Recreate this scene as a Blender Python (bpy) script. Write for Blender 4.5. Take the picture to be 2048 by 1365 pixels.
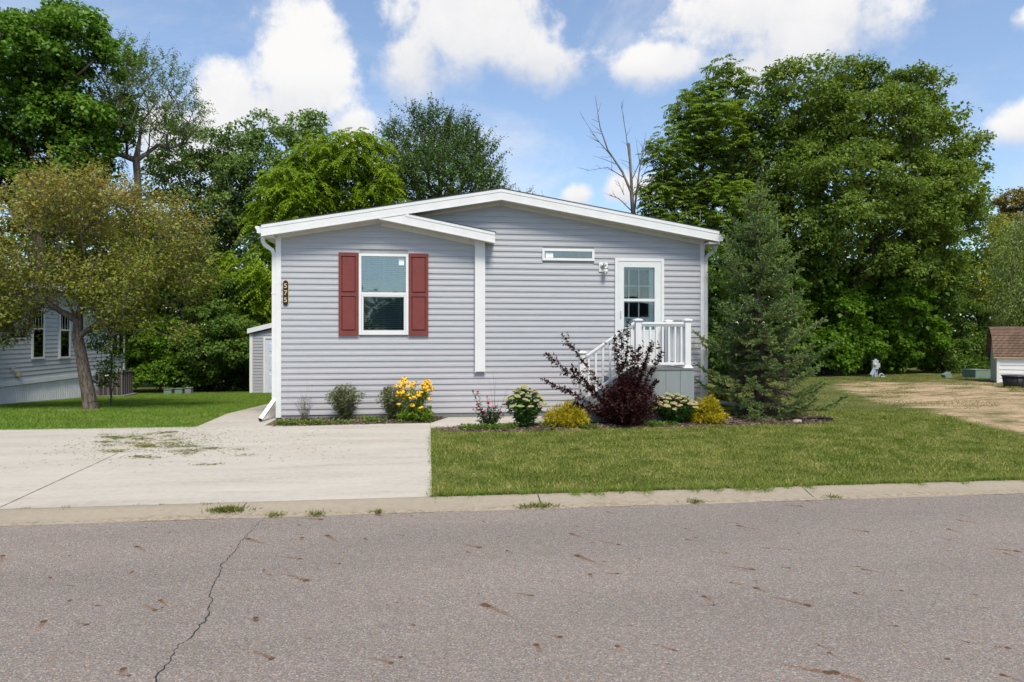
import bpy, math, random
import numpy as np
from mathutils import Vector, Matrix

R = math.radians
scene = bpy.context.scene
for o in list(bpy.data.objects):
    bpy.data.objects.remove(o)
COL = scene.collection

# ------------------------------------------------------------------ camera
cam_data = bpy.data.cameras.new('camera')
cam = bpy.data.objects.new('camera', cam_data)
COL.objects.link(cam)
cam.location = (2.865, -13.49, 1.64)
cam.rotation_euler = (R(90), 0, R(-6.97))
cam_data.sensor_width = 36
cam_data.lens = 24
cam_data.shift_y = -14.5 / 2048
cam_data.clip_start = 0.1
cam_data.clip_end = 3000
scene.camera = cam

# ------------------------------------------------------------------ light, sky, exposure
SUN_EL, SUN_AZ = 57, 168          # degrees; azimuth clockwise from +y (behind the camera, left)
sun_data = bpy.data.lights.new('sun', 'SUN')
sun_data.energy = 2.7
sun_data.angle = R(18)
sun_data.color = (1.0, 0.92, 0.78)
sun = bpy.data.objects.new('sun', sun_data)
COL.objects.link(sun)
_a, _e = R(SUN_AZ), R(SUN_EL)
sun_dir = Vector((math.sin(_a) * math.cos(_e), math.cos(_a) * math.cos(_e), math.sin(_e)))
sun.rotation_euler = sun_dir.to_track_quat('Z', 'Y').to_euler()
sun.location = sun_dir * 60
scene.view_settings.view_transform = 'Standard'
scene.view_settings.look = 'None'
scene.view_settings.exposure = 0.80
scene.view_settings.gamma = 1
scene.view_settings.use_curve_mapping = False
scene.render.engine = 'CYCLES'
scene.cycles.use_denoising = True
scene.cycles.max_bounces = 8
scene.cycles.diffuse_bounces = 4
scene.cycles.glossy_bounces = 3
scene.cycles.transparent_max_bounces = 12
scene.cycles.transmission_bounces = 4
scene.cycles.use_adaptive_sampling = True
scene.cycles.adaptive_threshold = 0.012


class NT:
    """small node-tree writer"""
    def __init__(self, nt):
        self.nt = nt
        nt.nodes.clear()

    def n(self, typ, props=None, **ins):
        nd = self.nt.nodes.new(typ)
        for k, v in (props or {}).items():
            setattr(nd, k, v)
        for k, v in ins.items():
            self.put(nd, k, v)
        return nd

    def put(self, nd, k, v):
        if k.startswith('i') and k[1:].isdigit():
            s = nd.inputs[int(k[1:])]
        else:
            s = nd.inputs[k.replace('_', ' ')]
        if isinstance(v, bpy.types.NodeSocket):
            self.nt.links.new(v, s)
        elif isinstance(v, bpy.types.Node):
            self.nt.links.new(v.outputs[0], s)
        else:
            if hasattr(s.default_value, '__len__') and isinstance(v, (tuple, list)) and len(v) == 3 and len(s.default_value) == 4:
                v = (*v, 1)
            s.default_value = v

    def m(self, op, a, b=0.0, c=0.0, clamp=False):
        return self.n('ShaderNodeMath', {'operation': op, 'use_clamp': clamp}, i0=a, i1=b, i2=c).outputs[0]

    def vm(self, op, a, b=(0, 0, 0)):
        return self.n('ShaderNodeVectorMath', {'operation': op}, i0=a, i1=b).outputs[0]

    def mix(self, f, a, b, blend='MIX'):
        nd = self.nt.nodes.new('ShaderNodeMix')
        nd.data_type = 'RGBA'
        nd.blend_type = blend
        for s, v in ((nd.inputs[0], f), (nd.inputs[6], a), (nd.inputs[7], b)):
            if isinstance(v, bpy.types.NodeSocket):
                self.nt.links.new(v, s)
            elif isinstance(v, bpy.types.Node):
                self.nt.links.new(v.outputs[0], s)
            else:
                if isinstance(v, (tuple, list)) and len(v) == 3:
                    v = (*v, 1)
                s.default_value = v
        return nd.outputs[2]

    def ss(self, v, lo, hi):
        return self.n('ShaderNodeMapRange', {'interpolation_type': 'SMOOTHSTEP'}, i0=v, i1=lo, i2=hi, i3=0.0, i4=1.0).outputs[0]

    def noise(self, vec, scale, detail=4.0, rough=0.55, dist=0.0):
        nd = self.n('ShaderNodeTexNoise', None, Scale=scale, Detail=detail, Roughness=rough, Distortion=dist)
        self.put(nd, 'Vector', vec)
        return nd.outputs[0]

    def ramp(self, f, stops):
        nd = self.nt.nodes.new('ShaderNodeValToRGB')
        self.put(nd, 'Fac', f)
        el = nd.color_ramp.elements
        while len(el) < len(stops):
            el.new(0.5)
        for e, (p, c) in zip(el, stops):
            e.position = p
            e.color = (*c, 1)
        return nd.outputs[0]


world = bpy.data.worlds.new('World')
scene.world = world
world.use_nodes = True
world.cycles.sampling_method = 'MANUAL'
world.cycles.sample_map_resolution = 256


def build_sky():
    t = NT(world.node_tree)
    sky = t.n('ShaderNodeTexSky', {'sky_type': 'NISHITA', 'sun_disc': False, 'sun_elevation': R(SUN_EL), 'sun_rotation': R(SUN_AZ),
                                   'altitude': 200, 'air_density': 1.0, 'dust_density': 0.7, 'ozone_density': 1.6})
    d = t.n('ShaderNodeTexCoord').outputs['Generated']
    sep = t.n('ShaderNodeSeparateXYZ', None, Vector=d)
    az = t.m('ARCTAN2', sep.outputs[0], sep.outputs[1])
    el = t.m('ARCSINE', sep.outputs[2])
    # warp the sky coordinates so that cloud outlines billow
    n1 = t.noise(d, 6.0, 8.0, 0.60)
    n2 = t.noise(t.vm('ADD', d, (5.2, 1.3, 7.7)), 13.0, 7.0, 0.60)
    n3 = t.noise(d, 42.0, 5.0, 0.6)
    bill = t.m('ADD', t.m('ADD', t.m('MULTIPLY', t.m('SUBTRACT', n1, 0.5), 1.5), t.m('MULTIPLY', t.m('SUBTRACT', n2, 0.5), 2.2)), t.m('MULTIPLY', t.m('SUBTRACT', n3, 0.5), 0.9))
    # cumulus: (azimuth, elevation, half width, half height) in degrees
    clouds = [(-9.8, 20.2, 4.6, 5.6), (-10.6, 17.5, 5.2, 4.4), (-15.8, 17.2, 3.6, 3.6), (-18.5, 14.0, 6.0, 4.2), (-6.5, 15.5, 3.2, 3.0),
              (2.5, 24.4, 7.4, 5.4), (5.5, 24.0, 6.6, 4.8), (-1.0, 21.0, 4.0, 4.0), (9.0, 21.5, 5.0, 2.8),
              (27.0, 24.2, 9.0, 3.8), (30.5, 22.2, 8.5, 3.8), (19.5, 21.0, 4.6, 2.2), (27.0, 20.0, 6.5, 2.6), (12.6, 11.3, 1.6, 1.2), (16.3, 11.6, 2.4, 2.2), (19.0, 11.6, 2.2, 1.8),
              (44.5, 13.6, 3.0, 2.0), (45.5, 20.2, 2.6, 1.0), (-27.0, 24.2, 5.6, 2.6), (-62.0, 24.0, 15.0, 8.0), (75.0, 22.0, 16.0, 7.0)]
    field, vsum, wsum = None, 0.0, 1e-4
    for a, e, ra, re in clouds:
        u = t.m('DIVIDE', t.m('SUBTRACT', az, R(a)), R(ra))
        v = t.m('DIVIDE', t.m('SUBTRACT', el, R(e)), R(re))
        q = t.m('SUBTRACT', 1.0, t.m('SQRT', t.m('ADD', t.m('MULTIPLY', u, u), t.m('MULTIPLY', v, v))))
        w = t.m('MAXIMUM', t.m('ADD', q, 0.25), 0.0)
        vsum = t.m('ADD', vsum, t.m('MULTIPLY', w, v))
        wsum = t.m('ADD', wsum, w)
        field = q if field is None else t.m('SMOOTH_MAX', field, q, 0.2)
    low = t.m('DIVIDE', vsum, wsum)                       # -1 at a cloud's foot, +1 at its crown
    # the rest of the dome carries the same broken cumulus
    big = t.m('MULTIPLY', t.m('SUBTRACT', t.noise(t.vm('ADD', d, (3.1, 0.7, 1.9)), 2.6, 3.0, 0.5), 0.50), 5.0)
    high = t.ss(el, R(27), R(36))
    back = t.ss(sep.outputs[1], 0.35, -0.1)
    elsewhere = t.m('MAXIMUM', high, back)
    generic = t.m('ADD', t.m('MULTIPLY', elsewhere, 2.2), t.m('SUBTRACT', big, 2.3))
    field = t.m('MAXIMUM', t.m('MAXIMUM', field, generic), -1.2)
    dens = t.m('SUBTRACT', t.m('ADD', t.m('MULTIPLY', field, 1.6), bill), 0.06)
    soft = t.m('ADD', 0.72, t.m('MULTIPLY', t.ss(low, 0.25, -0.7), 0.95))
    cover = t.n('ShaderNodeMapRange', {'interpolation_type': 'SMOOTHSTEP'}, i0=dens, i1=-0.10, i2=soft, i3=0.0, i4=1.0).outputs[0]
    wisp = t.m('MULTIPLY', t.ss(t.noise(t.n('ShaderNodeMapping', None, Vector=d, Scale=(1.0, 1.0, 2.0)).outputs[0], 3.0, 6.0, 0.62, 0.5), 0.44, 0.80), 0.62)
    cover = t.m('MAXIMUM', cover, wisp)
    # cloud body: white crowns, pale grey-violet towards the foot
    puff = t.m('MULTIPLY', t.ss(t.m('ADD', t.m('MULTIPLY', n1, 0.5), t.m('MULTIPLY', n2, 0.5)), 0.60, 0.40), t.ss(field, -0.1, 0.5))
    shade = t.m('ADD', t.m('MULTIPLY', t.ss(low, 0.35, -0.65), 0.75), t.m('MULTIPLY', puff, 0.35), clamp=True)
    cloud = t.mix(shade, (5.0, 4.95, 4.92), (3.75, 3.85, 4.15))
    skyc = t.mix(0.10, t.mix(1.0, sky.outputs[0], (0.92, 0.98, 1.02), 'MULTIPLY'), (4.0, 4.1, 4.3))
    col = t.mix(cover, skyc, cloud)
    bg = t.n('ShaderNodeBackground', None, Color=col, Strength=0.112)
    t.n('ShaderNodeOutputWorld', None, Surface=bg)


build_sky()

# ------------------------------------------------------------------ helpers


def link(name, data, parent=None):
    o = bpy.data.objects.new(name, data)
    COL.objects.link(o)
    if parent is not None:
        o.parent = parent
        o.matrix_parent_inverse = Matrix.Translation(-parent.location) if parent.parent is None else Matrix.Identity(4)
    return o


def tag(o, label=None, cat=None, group=None, kind=None):
    if label:
        o['label'] = label
    if cat:
        o['category'] = cat
    if group:
        o['group'] = group
    if kind:
        o['kind'] = kind
    return o


def thing(name, label, cat, loc, group=None):
    o = bpy.data.objects.new(name, None)
    COL.objects.link(o)
    o.location = loc
    o.empty_display_size = 0.2
    return tag(o, label, cat, group)


def big_mesh(name, V, F, mat, parent=None, smooth=False):
    """fast mesh from arrays; F is (n,3) or (n,4)"""
    V = np.asarray(V, dtype=np.float32)
    F = np.asarray(F, dtype=np.int32)
    k = F.shape[1]
    me = bpy.data.meshes.new(name)
    me.vertices.add(len(V))
    me.vertices.foreach_set('co', V.ravel())
    me.loops.add(F.size)
    me.loops.foreach_set('vertex_index', F.ravel())
    me.polygons.add(len(F))
    me.polygons.foreach_set('loop_start', np.arange(0, F.size, k, dtype=np.int32))
    if smooth:
        me.polygons.foreach_set('use_smooth', np.ones(len(F), dtype=bool))
    me.update(calc_edges=True)
    me.validate()
    for m in (mat if isinstance(mat, (list, tuple)) else [mat]):
        me.materials.append(m)
    return link(name, me, parent)


class MB:
    """collects boxes, tubes and polygons into one mesh"""
    def __init__(self):
        self.v, self.f, self.mi, self.cur = [], [], [], 0

    def add(self, vs, fs):
        b = len(self.v)
        self.v += [tuple(p) for p in vs]
        for f in fs:
            self.f.append([i + b for i in f])
            self.mi.append(self.cur)
        return self

    def box(self, x0, x1, y0, y1, z0, z1, M=None):
        vs = [(x, y, z) for z in (z0, z1) for y in (y0, y1) for x in (x0, x1)]
        if M is not None:
            vs = [M @ Vector(p) for p in vs]
        return self.add(vs, [(0, 2, 3, 1), (4, 5, 7, 6), (0, 1, 5, 4), (2, 6, 7, 3), (0, 4, 6, 2), (1, 3, 7, 5)])

    def prism(self, poly, axis, a, b):
        """extrude a 2-D polygon along an axis; poly in the two other axes"""
        n = len(poly)
        def P(p, h):
            return {'x': (h, p[0], p[1]), 'y': (p[0], h, p[1]), 'z': (p[0], p[1], h)}[axis]
        vs = [P(p, a) for p in poly] + [P(p, b) for p in poly]
        fs = [tuple(range(n)), tuple(range(2 * n - 1, n - 1, -1))]
        fs += [(i, n + i, n + (i + 1) % n, (i + 1) % n) for i in range(n)]
        return self.add(vs, fs)

    def tube(self, pts, rad, sides=8, caps=True, square=False):
        pts = [Vector(p) for p in pts]
        if not hasattr(rad, '__len__'):
            rad = [rad] * len(pts)
        rings = []
        up = None
        for i, p in enumerate(pts):
            d = (pts[min(i + 1, len(pts) - 1)] - pts[max(i - 1, 0)]).normalized()
            if up is None:
                up = Vector((0, 0, 1)) if abs(d.z) < 0.9 else Vector((0, 1, 0))
            s = d.cross(up).normalized()
            u = s.cross(d).normalized()
            up = u
            r = rad[i]
            rings.append([p + (s * math.cos(a) + u * math.sin(a)) * (r * (1.0 if not square else 1.414))
                          for a in [2 * math.pi * (j + (0.5 if square else 0)) / sides for j in range(sides)]])
        vs = [v for r in rings for v in r]
        fs = []
        for i in range(len(rings) - 1):
            for j in range(sides):
                k = (j + 1) % sides
                fs.append((i * sides + j, i * sides + k, (i + 1) * sides + k, (i + 1) * sides + j))
        if caps:
            fs.append(tuple(range(sides - 1, -1, -1)))
            fs.append(tuple((len(rings) - 1) * sides + j for j in range(sides)))
        return self.add(vs, fs)

    def lathe(self, c, prof, sides=16):
        vs, fs = [], []
        for r, z in prof:
            for j in range(sides):
                a = 2 * math.pi * j / sides
                vs.append((c[0] + r * math.cos(a), c[1] + r * math.sin(a), c[2] + z))
        for i in range(len(prof) - 1):
            for j in range(sides):
                k = (j + 1) % sides
                fs.append((i * sides + j, i * sides + k, (i + 1) * sides + k, (i + 1) * sides + j))
        fs.append(tuple(range(sides - 1, -1, -1)))
        fs.append(tuple((len(prof) - 1) * sides + j for j in range(sides)))
        return self.add(vs, fs)

    def build(self, name, mat, parent=None, smooth=False, bevel=0.0):
        me = bpy.data.meshes.new(name)
        me.from_pydata(self.v, [], self.f)
        for m in (mat if isinstance(mat, (list, tuple)) else [mat]):
            me.materials.append(m)
        me.polygons.foreach_set('material_index', self.mi)
        if smooth:
            me.polygons.foreach_set('use_smooth', [True] * len(self.f))
        me.update()
        o = link(name, me, parent)
        if bevel:
            b = o.modifiers.new('bevel', 'BEVEL')
            b.width = bevel
            b.segments = 2
            b.limit_method = 'ANGLE'
            b.angle_limit = R(40)
        return o


# ------------------------------------------------------------------ materials
def material(name):
    m = bpy.data.materials.new(name)
    m.use_nodes = True
    return m, NT(m.node_tree)


def finish(t, col, rough=0.6, bump=None, bump_d=0.004, spec=0.35, metal=0.0):
    ins = dict(Base_Color=col, Roughness=rough, Metallic=metal)
    p = t.n('ShaderNodeBsdfPrincipled', None, **ins)
    p.inputs['Specular IOR Level'].default_value = spec
    if bump is not None:
        b = t.n('ShaderNodeBump', None, Height=bump, Distance=bump_d, Strength=1.0)
        t.put(p, 'Normal', b)
    t.n('ShaderNodeOutputMaterial', None, Surface=p)


def simple(name, col, rough=0.5, var=0.12, scale=6.0, spec=0.35, metal=0.0, stretch=(1, 1, 1), bump=0.0, bscale=60.0):
    """plain material with a soft procedural variation of tone"""
    m, t = material(name)
    pos = t.n('ShaderNodeNewGeometry').outputs['Position']
    pos = t.n('ShaderNodeMapping', None, Vector=pos, Scale=stretch).outputs[0]
    n = t.noise(pos, scale, 5.0, 0.6)
    lo = tuple(c * (1 - var) for c in col)
    hi = tuple(min(1, c * (1 + var)) for c in col)
    c = t.mix(t.ss(n, 0.3, 0.7), lo, hi)
    finish(t, c, rough, t.noise(pos, bscale, 3.0) if bump else None, bump, spec, metal)
    return m


def leaf_mat(name, cols, trans=0.35, rough=0.5, clump=0.8, big=0.25, spec=0.16, gain=1.0, tint=(1, 1, 1), zg=None):
    """foliage: colour differs from leaf to leaf (random per island) and drifts over the crown"""
    m, t = material(name)
    geo = t.n('ShaderNodeNewGeometry')
    rnd = geo.outputs['Random Per Island']
    k = len(cols)
    f = t.m('ADD', t.m('MULTIPLY', rnd, 1 - big), t.m('MULTIPLY', t.ss(t.noise(geo.outputs['Position'], clump, 4.0), 0.32, 0.68), big), clamp=True)
    if zg:
        zz = t.n('ShaderNodeSeparateXYZ', None, Vector=geo.outputs['Position']).outputs[2]
        f = t.m('ADD', t.m('MULTIPLY', f, 1 - zg[2]), t.m('MULTIPLY', t.ss(zz, zg[0], zg[1]), zg[2]), clamp=True)
    c = t.ramp(f, [((i + 0.5) / k, tuple(x * y * gain for x, y in zip(col, tint))) for i, col in enumerate(cols)])
    p = t.n('ShaderNodeBsdfPrincipled', None, Base_Color=c, Roughness=rough)
    p.inputs['Specular IOR Level'].default_value = spec
    tc = t.mix(1.0, c, (1.25, 1.2, 0.55), 'MULTIPLY')
    tr = t.n('ShaderNodeBsdfTranslucent', None, Color=tc)
    mx = t.n('ShaderNodeMixShader', None, i0=trans, i1=p, i2=tr)
    t.n('ShaderNodeOutputMaterial', None, Surface=mx)
    return m


def glass_mat(name, tint=(0.62, 0.80, 0.84), refl=1.0):
    m, t = material(name)
    fr = t.n('ShaderNodeFresnel', None, IOR=1.5)
    geo = t.n('ShaderNodeNewGeometry')
    wob = t.n('ShaderNodeBump', None, Height=t.noise(geo.outputs['Position'], 1.6, 1.0), Distance=0.004, Strength=1.0)
    gl = t.n('ShaderNodeBsdfGlossy', None, Color=(1, 1, 1), Roughness=0.02, Normal=wob)
    tr = t.n('ShaderNodeBsdfTransparent', None, Color=tint)
    f = t.m('ADD', t.m('MULTIPLY', fr.outputs[0], 1.9 * refl), 0.02 * refl, clamp=True)
    mx = t.n('ShaderNodeMixShader', None, i0=f, i1=tr, i2=gl)
    t.n('ShaderNodeOutputMaterial', None, Surface=mx)
    return m


def asphalt_mat():
    m, t = material('asphalt')
    pos = t.n('ShaderNodeNewGeometry').outputs['Position']
    sep = t.n('ShaderNodeSeparateXYZ', None, Vector=pos)
    v = t.n('ShaderNodeTexVoronoi', {'voronoi_dimensions': '2D'}, Vector=pos, Scale=120.0)
    stone = t.n('ShaderNodeSeparateColor', None, Color=v.outputs['Color'])
    c = t.ramp(stone.outputs[0], [(0.0, (0.128, 0.113, 0.104)), (0.22, (0.170, 0.151, 0.140)), (0.55, (0.203, 0.181, 0.167)), (0.85, (0.242, 0.217, 0.200)), (1.0, (0.35, 0.318, 0.29))])
    warm = t.ss(stone.outputs[1], 0.86, 0.95)
    c = t.mix(t.m('MULTIPLY', warm, 0.55), c, (0.33, 0.20, 0.11))
    pit = t.ss(v.outputs['Distance'], 0.50, 0.85)
    c = t.mix(t.m('MULTIPLY', pit, 0.35), c, (0.07, 0.065, 0.065))
    patch = t.ss(t.noise(t.n('ShaderNodeMapping', None, Vector=pos, Scale=(0.25, 1.0, 1.0)).outputs[0], 0.9, 5.0, 0.6), 0.3, 0.72)
    c = t.mix(1.0, c, t.ramp(patch, [(0.0, (0.96, 0.96, 0.96)), (1.0, (1.16, 1.145, 1.13))]), 'MULTIPLY')
    # iron stones that bleed rust: a dark stone with a short streak, two run-off directions
    xy = t.n('ShaderNodeCombineXYZ', None, X=sep.outputs[0], Y=sep.outputs[1])
    wob = t.m('SUBTRACT', t.noise(pos, 38.0, 3.0), 0.5)
    for ang, sc, off, thr, L, W in ((-48, 1.05, (3.3, 1.2, 0), 0.45, 0.34, 0.026), (148, 1.2, (7.9, 4.1, 0), 0.40, 0.30, 0.022), (-75, 1.7, (1.7, 9.4, 0), 0.60, 0.12, 0.018), (160, 2.0, (5.7, 2.4, 0), 0.60, 0.10, 0.014)):
        q = t.vm('ADD', xy.outputs[0], off)
        vv = t.n('ShaderNodeTexVoronoi', {'voronoi_dimensions': '2D'}, Vector=q, Scale=sc)
        rnd = t.n('ShaderNodeSeparateColor', None, Color=vv.outputs['Color'])
        dv = t.vm('SUBTRACT', q, vv.outputs['Position'])
        a = t.m('ADD', R(ang - 16), t.m('MULTIPLY', rnd.outputs[2], R(32)))
        ca, sa = t.m('COSINE', a), t.m('SINE', a)
        ds = t.n('ShaderNodeSeparateXYZ', None, Vector=dv)
        al = t.m('ADD', t.m('MULTIPLY', ds.outputs[0], ca), t.m('MULTIPLY', ds.outputs[1], sa))
        ac = t.m('SUBTRACT', t.m('MULTIPLY', ds.outputs[1], ca), t.m('MULTIPLY', ds.outputs[0], sa))
        ac = t.m('ABSOLUTE', t.m('ADD', ac, t.m('MULTIPLY', wob, W * 1.3)))
        size = t.m('ADD', 0.45, rnd.outputs[1])
        on = t.ss(rnd.outputs[0], thr, thr + 0.02)
        u = t.m('DIVIDE', al, t.m('MULTIPLY', size, L))
        tail = t.m('MULTIPLY', t.ss(u, 1.0, 0.0), t.ss(u, -0.12, 0.0))
        wid = t.m('MULTIPLY', t.m('MULTIPLY', size, W), t.m('SUBTRACT', 1.0, t.m('MULTIPLY', u, 0.55)))
        mask = t.m('MULTIPLY', tail, t.ss(t.m('DIVIDE', ac, wid), 1.1, 0.35))
        mask = t.m('MULTIPLY', mask, t.ss(stone.outputs[2], 0.0, 0.45))
        c = t.mix(t.m('MULTIPLY', t.m('MULTIPLY', mask, on), 0.9), c, (0.15, 0.068, 0.02))
        rr = t.m('SQRT', t.m('ADD', t.m('MULTIPLY', al, al), t.m('MULTIPLY', ac, ac)))
        head = t.m('MULTIPLY', on, t.ss(t.m('DIVIDE', rr, t.m('MULTIPLY', size, W)), 1.0, 0.7))
        c = t.mix(t.m('MULTIPLY', head, 0.75), c, (0.06, 0.034, 0.02))
    h = t.m('SUBTRACT', 1.0, v.outputs['Distance'])
    finish(t, c, 0.88, h, 0.004, 0.25)
    return m


def concrete_mat(name, base, rough=0.85):
    m, t = material(name)
    pos = t.n('ShaderNodeNewGeometry').outputs['Position']
    sw = t.n('ShaderNodeMapping', None, Vector=pos, Scale=(0.35, 2.2, 1.0)).outputs[0]
    a = t.noise(sw, 1.1, 6.0, 0.62)
    b = t.noise(pos, 14.0, 5.0, 0.6)
    g = t.noise(pos, 240.0, 2.0, 0.5)
    f = t.m('ADD', t.m('MULTIPLY', a, 0.6), t.m('MULTIPLY', b, 0.4))
    c = t.ramp(f, [(0.30, tuple(x * y for x, y in zip(base, (0.80, 0.78, 0.75)))), (0.50, base), (0.68, tuple(min(1, x * 1.14) for x in base))])
    # worn, greyer swathes with a shape of their own
    st = t.ss(t.noise(t.n('ShaderNodeMapping', None, Vector=pos, Rotation=(0, 0, R(12)), Scale=(0.28, 1.5, 1.0)).outputs[0], 1.3, 5.0, 0.6), 0.60, 0.76)
    c = t.mix(t.m('MULTIPLY', st, 0.7), c, tuple(x * 0.60 for x in base))
    rust = t.ss(t.noise(t.vm('ADD', pos, (4.0, 2.0, 0.0)), 0.55, 4.0, 0.55), 0.56, 0.74)
    c = t.mix(t.m('MULTIPLY', rust, 0.22), c, (base[0] * 0.95, base[1] * 0.80, base[2] * 0.62))
    c = t.mix(t.m('MULTIPLY', t.ss(g, 0.58, 0.72), 0.35), c, tuple(x * 0.55 for x in base))
    finish(t, c, rough, t.m('ADD', b, g), 0.003, 0.25)
    return m


def ground_mat():
    m, t = material('soil_and_turf')
    pos = t.n('ShaderNodeNewGeometry').outputs['Position']
    dirt = t.n('ShaderNodeAttribute', {'attribute_name': 'dirt'}).outputs['Fac']
    n = t.noise(pos, 0.8, 5.0, 0.6)
    f = t.noise(pos, 9.0, 5.0, 0.65)
    st = t.noise(t.n('ShaderNodeMapping', None, Vector=pos, Rotation=(0, 0, R(-18)), Scale=(0.4, 1.1, 1.0)).outputs[0], 2.0, 5.0, 0.62)
    turf = t.ramp(t.m('ADD', t.m('MULTIPLY', n, 0.5), t.m('MULTIPLY', f, 0.5)), [(0.3, (0.040, 0.052, 0.012)), (0.5, (0.085, 0.100, 0.024)), (0.68, (0.19, 0.165, 0.06))])
    soil = t.ramp(t.m('ADD', t.m('MULTIPLY', st, 0.4), t.m('MULTIPLY', f, 0.6)), [(0.34, (0.17, 0.115, 0.065)), (0.48, (0.34, 0.245, 0.15)), (0.66, (0.48, 0.37, 0.245))])
    k = t.m('ADD', dirt, t.m('MULTIPLY', t.m('SUBTRACT', t.m('ADD', t.m('MULTIPLY', st, 0.65), t.m('MULTIPLY', n, 0.35)), 0.5), 2.2))
    c = t.mix(t.ss(k, 0.42, 1.02), turf, soil)
    finish(t, c, 0.95, f, 0.03, 0.15)
    return m


def siding_mat(name, col):
    m, t = material(name)
    pos = t.n('ShaderNodeNewGeometry').outputs['Position']
    g = t.noise(t.n('ShaderNodeMapping', None, Vector=pos, Scale=(1.0, 1.0, 9.0)).outputs[0], 3.0, 5.0, 0.6)
    w = t.noise(t.n('ShaderNodeMapping', None, Vector=pos, Scale=(0.25, 1.0, 14.0)).outputs[0], 30.0, 3.0, 0.6)
    c = t.mix(t.ss(g, 0.3, 0.7), tuple(x * 0.955 for x in col), tuple(min(1, x * 1.04) for x in col))
    streak = t.ss(t.noise(t.n('ShaderNodeMapping', None, Vector=pos, Scale=(5.0, 1.0, 0.35)).outputs[0], 1.6, 4.0, 0.6), 0.6, 0.8)
    c = t.mix(t.m('MULTIPLY', streak, 0.16), c, tuple(x * 0.72 for x in col))
    finish(t, c, 0.42, w, 0.0012, 0.4)
    return m


def bark_mat(name, a, b, sc=14.0):
    m, t = material(name)
    pos = t.n('ShaderNodeNewGeometry').outputs['Position']
    n = t.noise(t.n('ShaderNodeMapping', None, Vector=pos, Scale=(1.0, 1.0, 0.22)).outputs[0], sc, 6.0, 0.68)
    c = t.mix(t.ss(n, 0.32, 0.68), a, b)
    finish(t, c, 0.9, n, 0.03, 0.15)
    return m


def mulch_mat():
    m, t = material('bark_mulch')
    pos = t.n('ShaderNodeNewGeometry').outputs['Position']
    v = t.n('ShaderNodeTexVoronoi', None, Vector=t.n('ShaderNodeMapping', None, Vector=pos, Rotation=(0, 0, R(25)), Scale=(1.0, 2.4, 1.0)).outputs[0], Scale=26.0)
    s = t.n('ShaderNodeSeparateColor', None, Color=v.outputs['Color'])
    c = t.ramp(s.outputs[0], [(0.0, (0.035, 0.024, 0.018)), (0.5, (0.09, 0.062, 0.046)), (0.85, (0.17, 0.125, 0.095)), (1.0, (0.30, 0.25, 0.20))])
    finish(t, c, 0.95, v.outputs['Distance'], 0.02, 0.1)
    return m


def shingle_mat(name, col):
    m, t = material(name)
    pos = t.n('ShaderNodeNewGeometry').outputs['Position']
    b = t.n('ShaderNodeTexBrick', None, Vector=pos, Color1=tuple(x * 0.75 for x in col), Color2=tuple(x * 1.25 for x in col), Mortar=tuple(x * 0.4 for x in col), Scale=1.0)
    b.inputs['Mortar Size'].default_value = 0.01
    b.inputs['Brick Width'].default_value = 0.3
    b.inputs['Row Height'].default_value = 0.14
    g = t.noise(pos, 180.0, 2.0)
    c = t.mix(t.ss(g, 0.35, 0.7), t.mix(0.4, b.outputs[0], col), b.outputs[0])
    finish(t, c, 0.95, g, 0.003, 0.1)
    return m


M = {}
M['siding'] = siding_mat('grey_vinyl_siding', (0.372, 0.382, 0.408))
M['siding_low'] = siding_mat('grey_vinyl_siding_newer', (0.392, 0.388, 0.412))
M['siding_back'] = siding_mat('grey_vinyl_siding_shed', (0.33, 0.335, 0.365))
M['siding_neigh'] = siding_mat('blue_grey_vinyl_siding', (0.46, 0.48, 0.50))
M['siding_white'] = siding_mat('white_metal_siding', (0.70, 0.71, 0.70))
M['white'] = simple('white_trim', (0.655, 0.665, 0.67), 0.42, 0.04, 3.0)
M['offwhite'] = simple('soffit_vinyl', (0.60, 0.59, 0.55), 0.5, 0.05, 5.0)
M['vinyl'] = simple('white_vinyl', (0.68, 0.69, 0.70), 0.32, 0.025, 4.0, 0.45)
M['door'] = simple('white_enamel_door', (0.62, 0.65, 0.65), 0.35, 0.03, 4.0)
M['door_in'] = simple('pale_inner_door', (0.50, 0.54, 0.55), 0.5, 0.04, 4.0)
M['dblue'] = simple('pale_blue_door', (0.52, 0.57, 0.66), 0.45, 0.04, 4.0)
M['shutter'] = simple('red_shutter', (0.165, 0.042, 0.037), 0.5, 0.07, 7.0, 0.3, bump=0.0008, bscale=220.0)
M['glass'] = glass_mat('window_glass', (0.66, 0.84, 0.88), 1.6)
M['glass_clear'] = glass_mat('storm_glass', (0.90, 0.95, 0.95), 0.45)
M['glass_dark'] = glass_mat('low_window_glass', (0.72, 0.82, 0.84), 0.55)
M['blind'] = simple('blind_slats', (0.78, 0.80, 0.80), 0.5, 0.05, 8.0)
M['screen'] = simple('grey_sash', (0.42, 0.43, 0.43), 0.6, 0.05)
M['room'] = simple('room_wall', (0.36, 0.37, 0.37), 0.9, 0.05)
M['concrete'] = concrete_mat('driveway_concrete', (0.425, 0.395, 0.350))
M['kerb'] = concrete_mat('kerb_concrete', (0.29, 0.25, 0.195))
M['found'] = concrete_mat('foundation_grey', (0.20, 0.205, 0.215))
M['asphalt'] = asphalt_mat()
M['ground'] = ground_mat()
M['mulch'] = mulch_mat()
M['crack'] = simple('crack_shadow', (0.022, 0.02, 0.02), 0.95, 0.2, 30.0)
M['joint'] = simple('joint_dirt', (0.10, 0.085, 0.065), 0.95, 0.3, 30.0)
M['deckgrey'] = simple('grey_porch_board', (0.225, 0.255, 0.265), 0.6, 0.05, 5.0, 0.3, stretch=(6, 6, 0.6))
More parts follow.
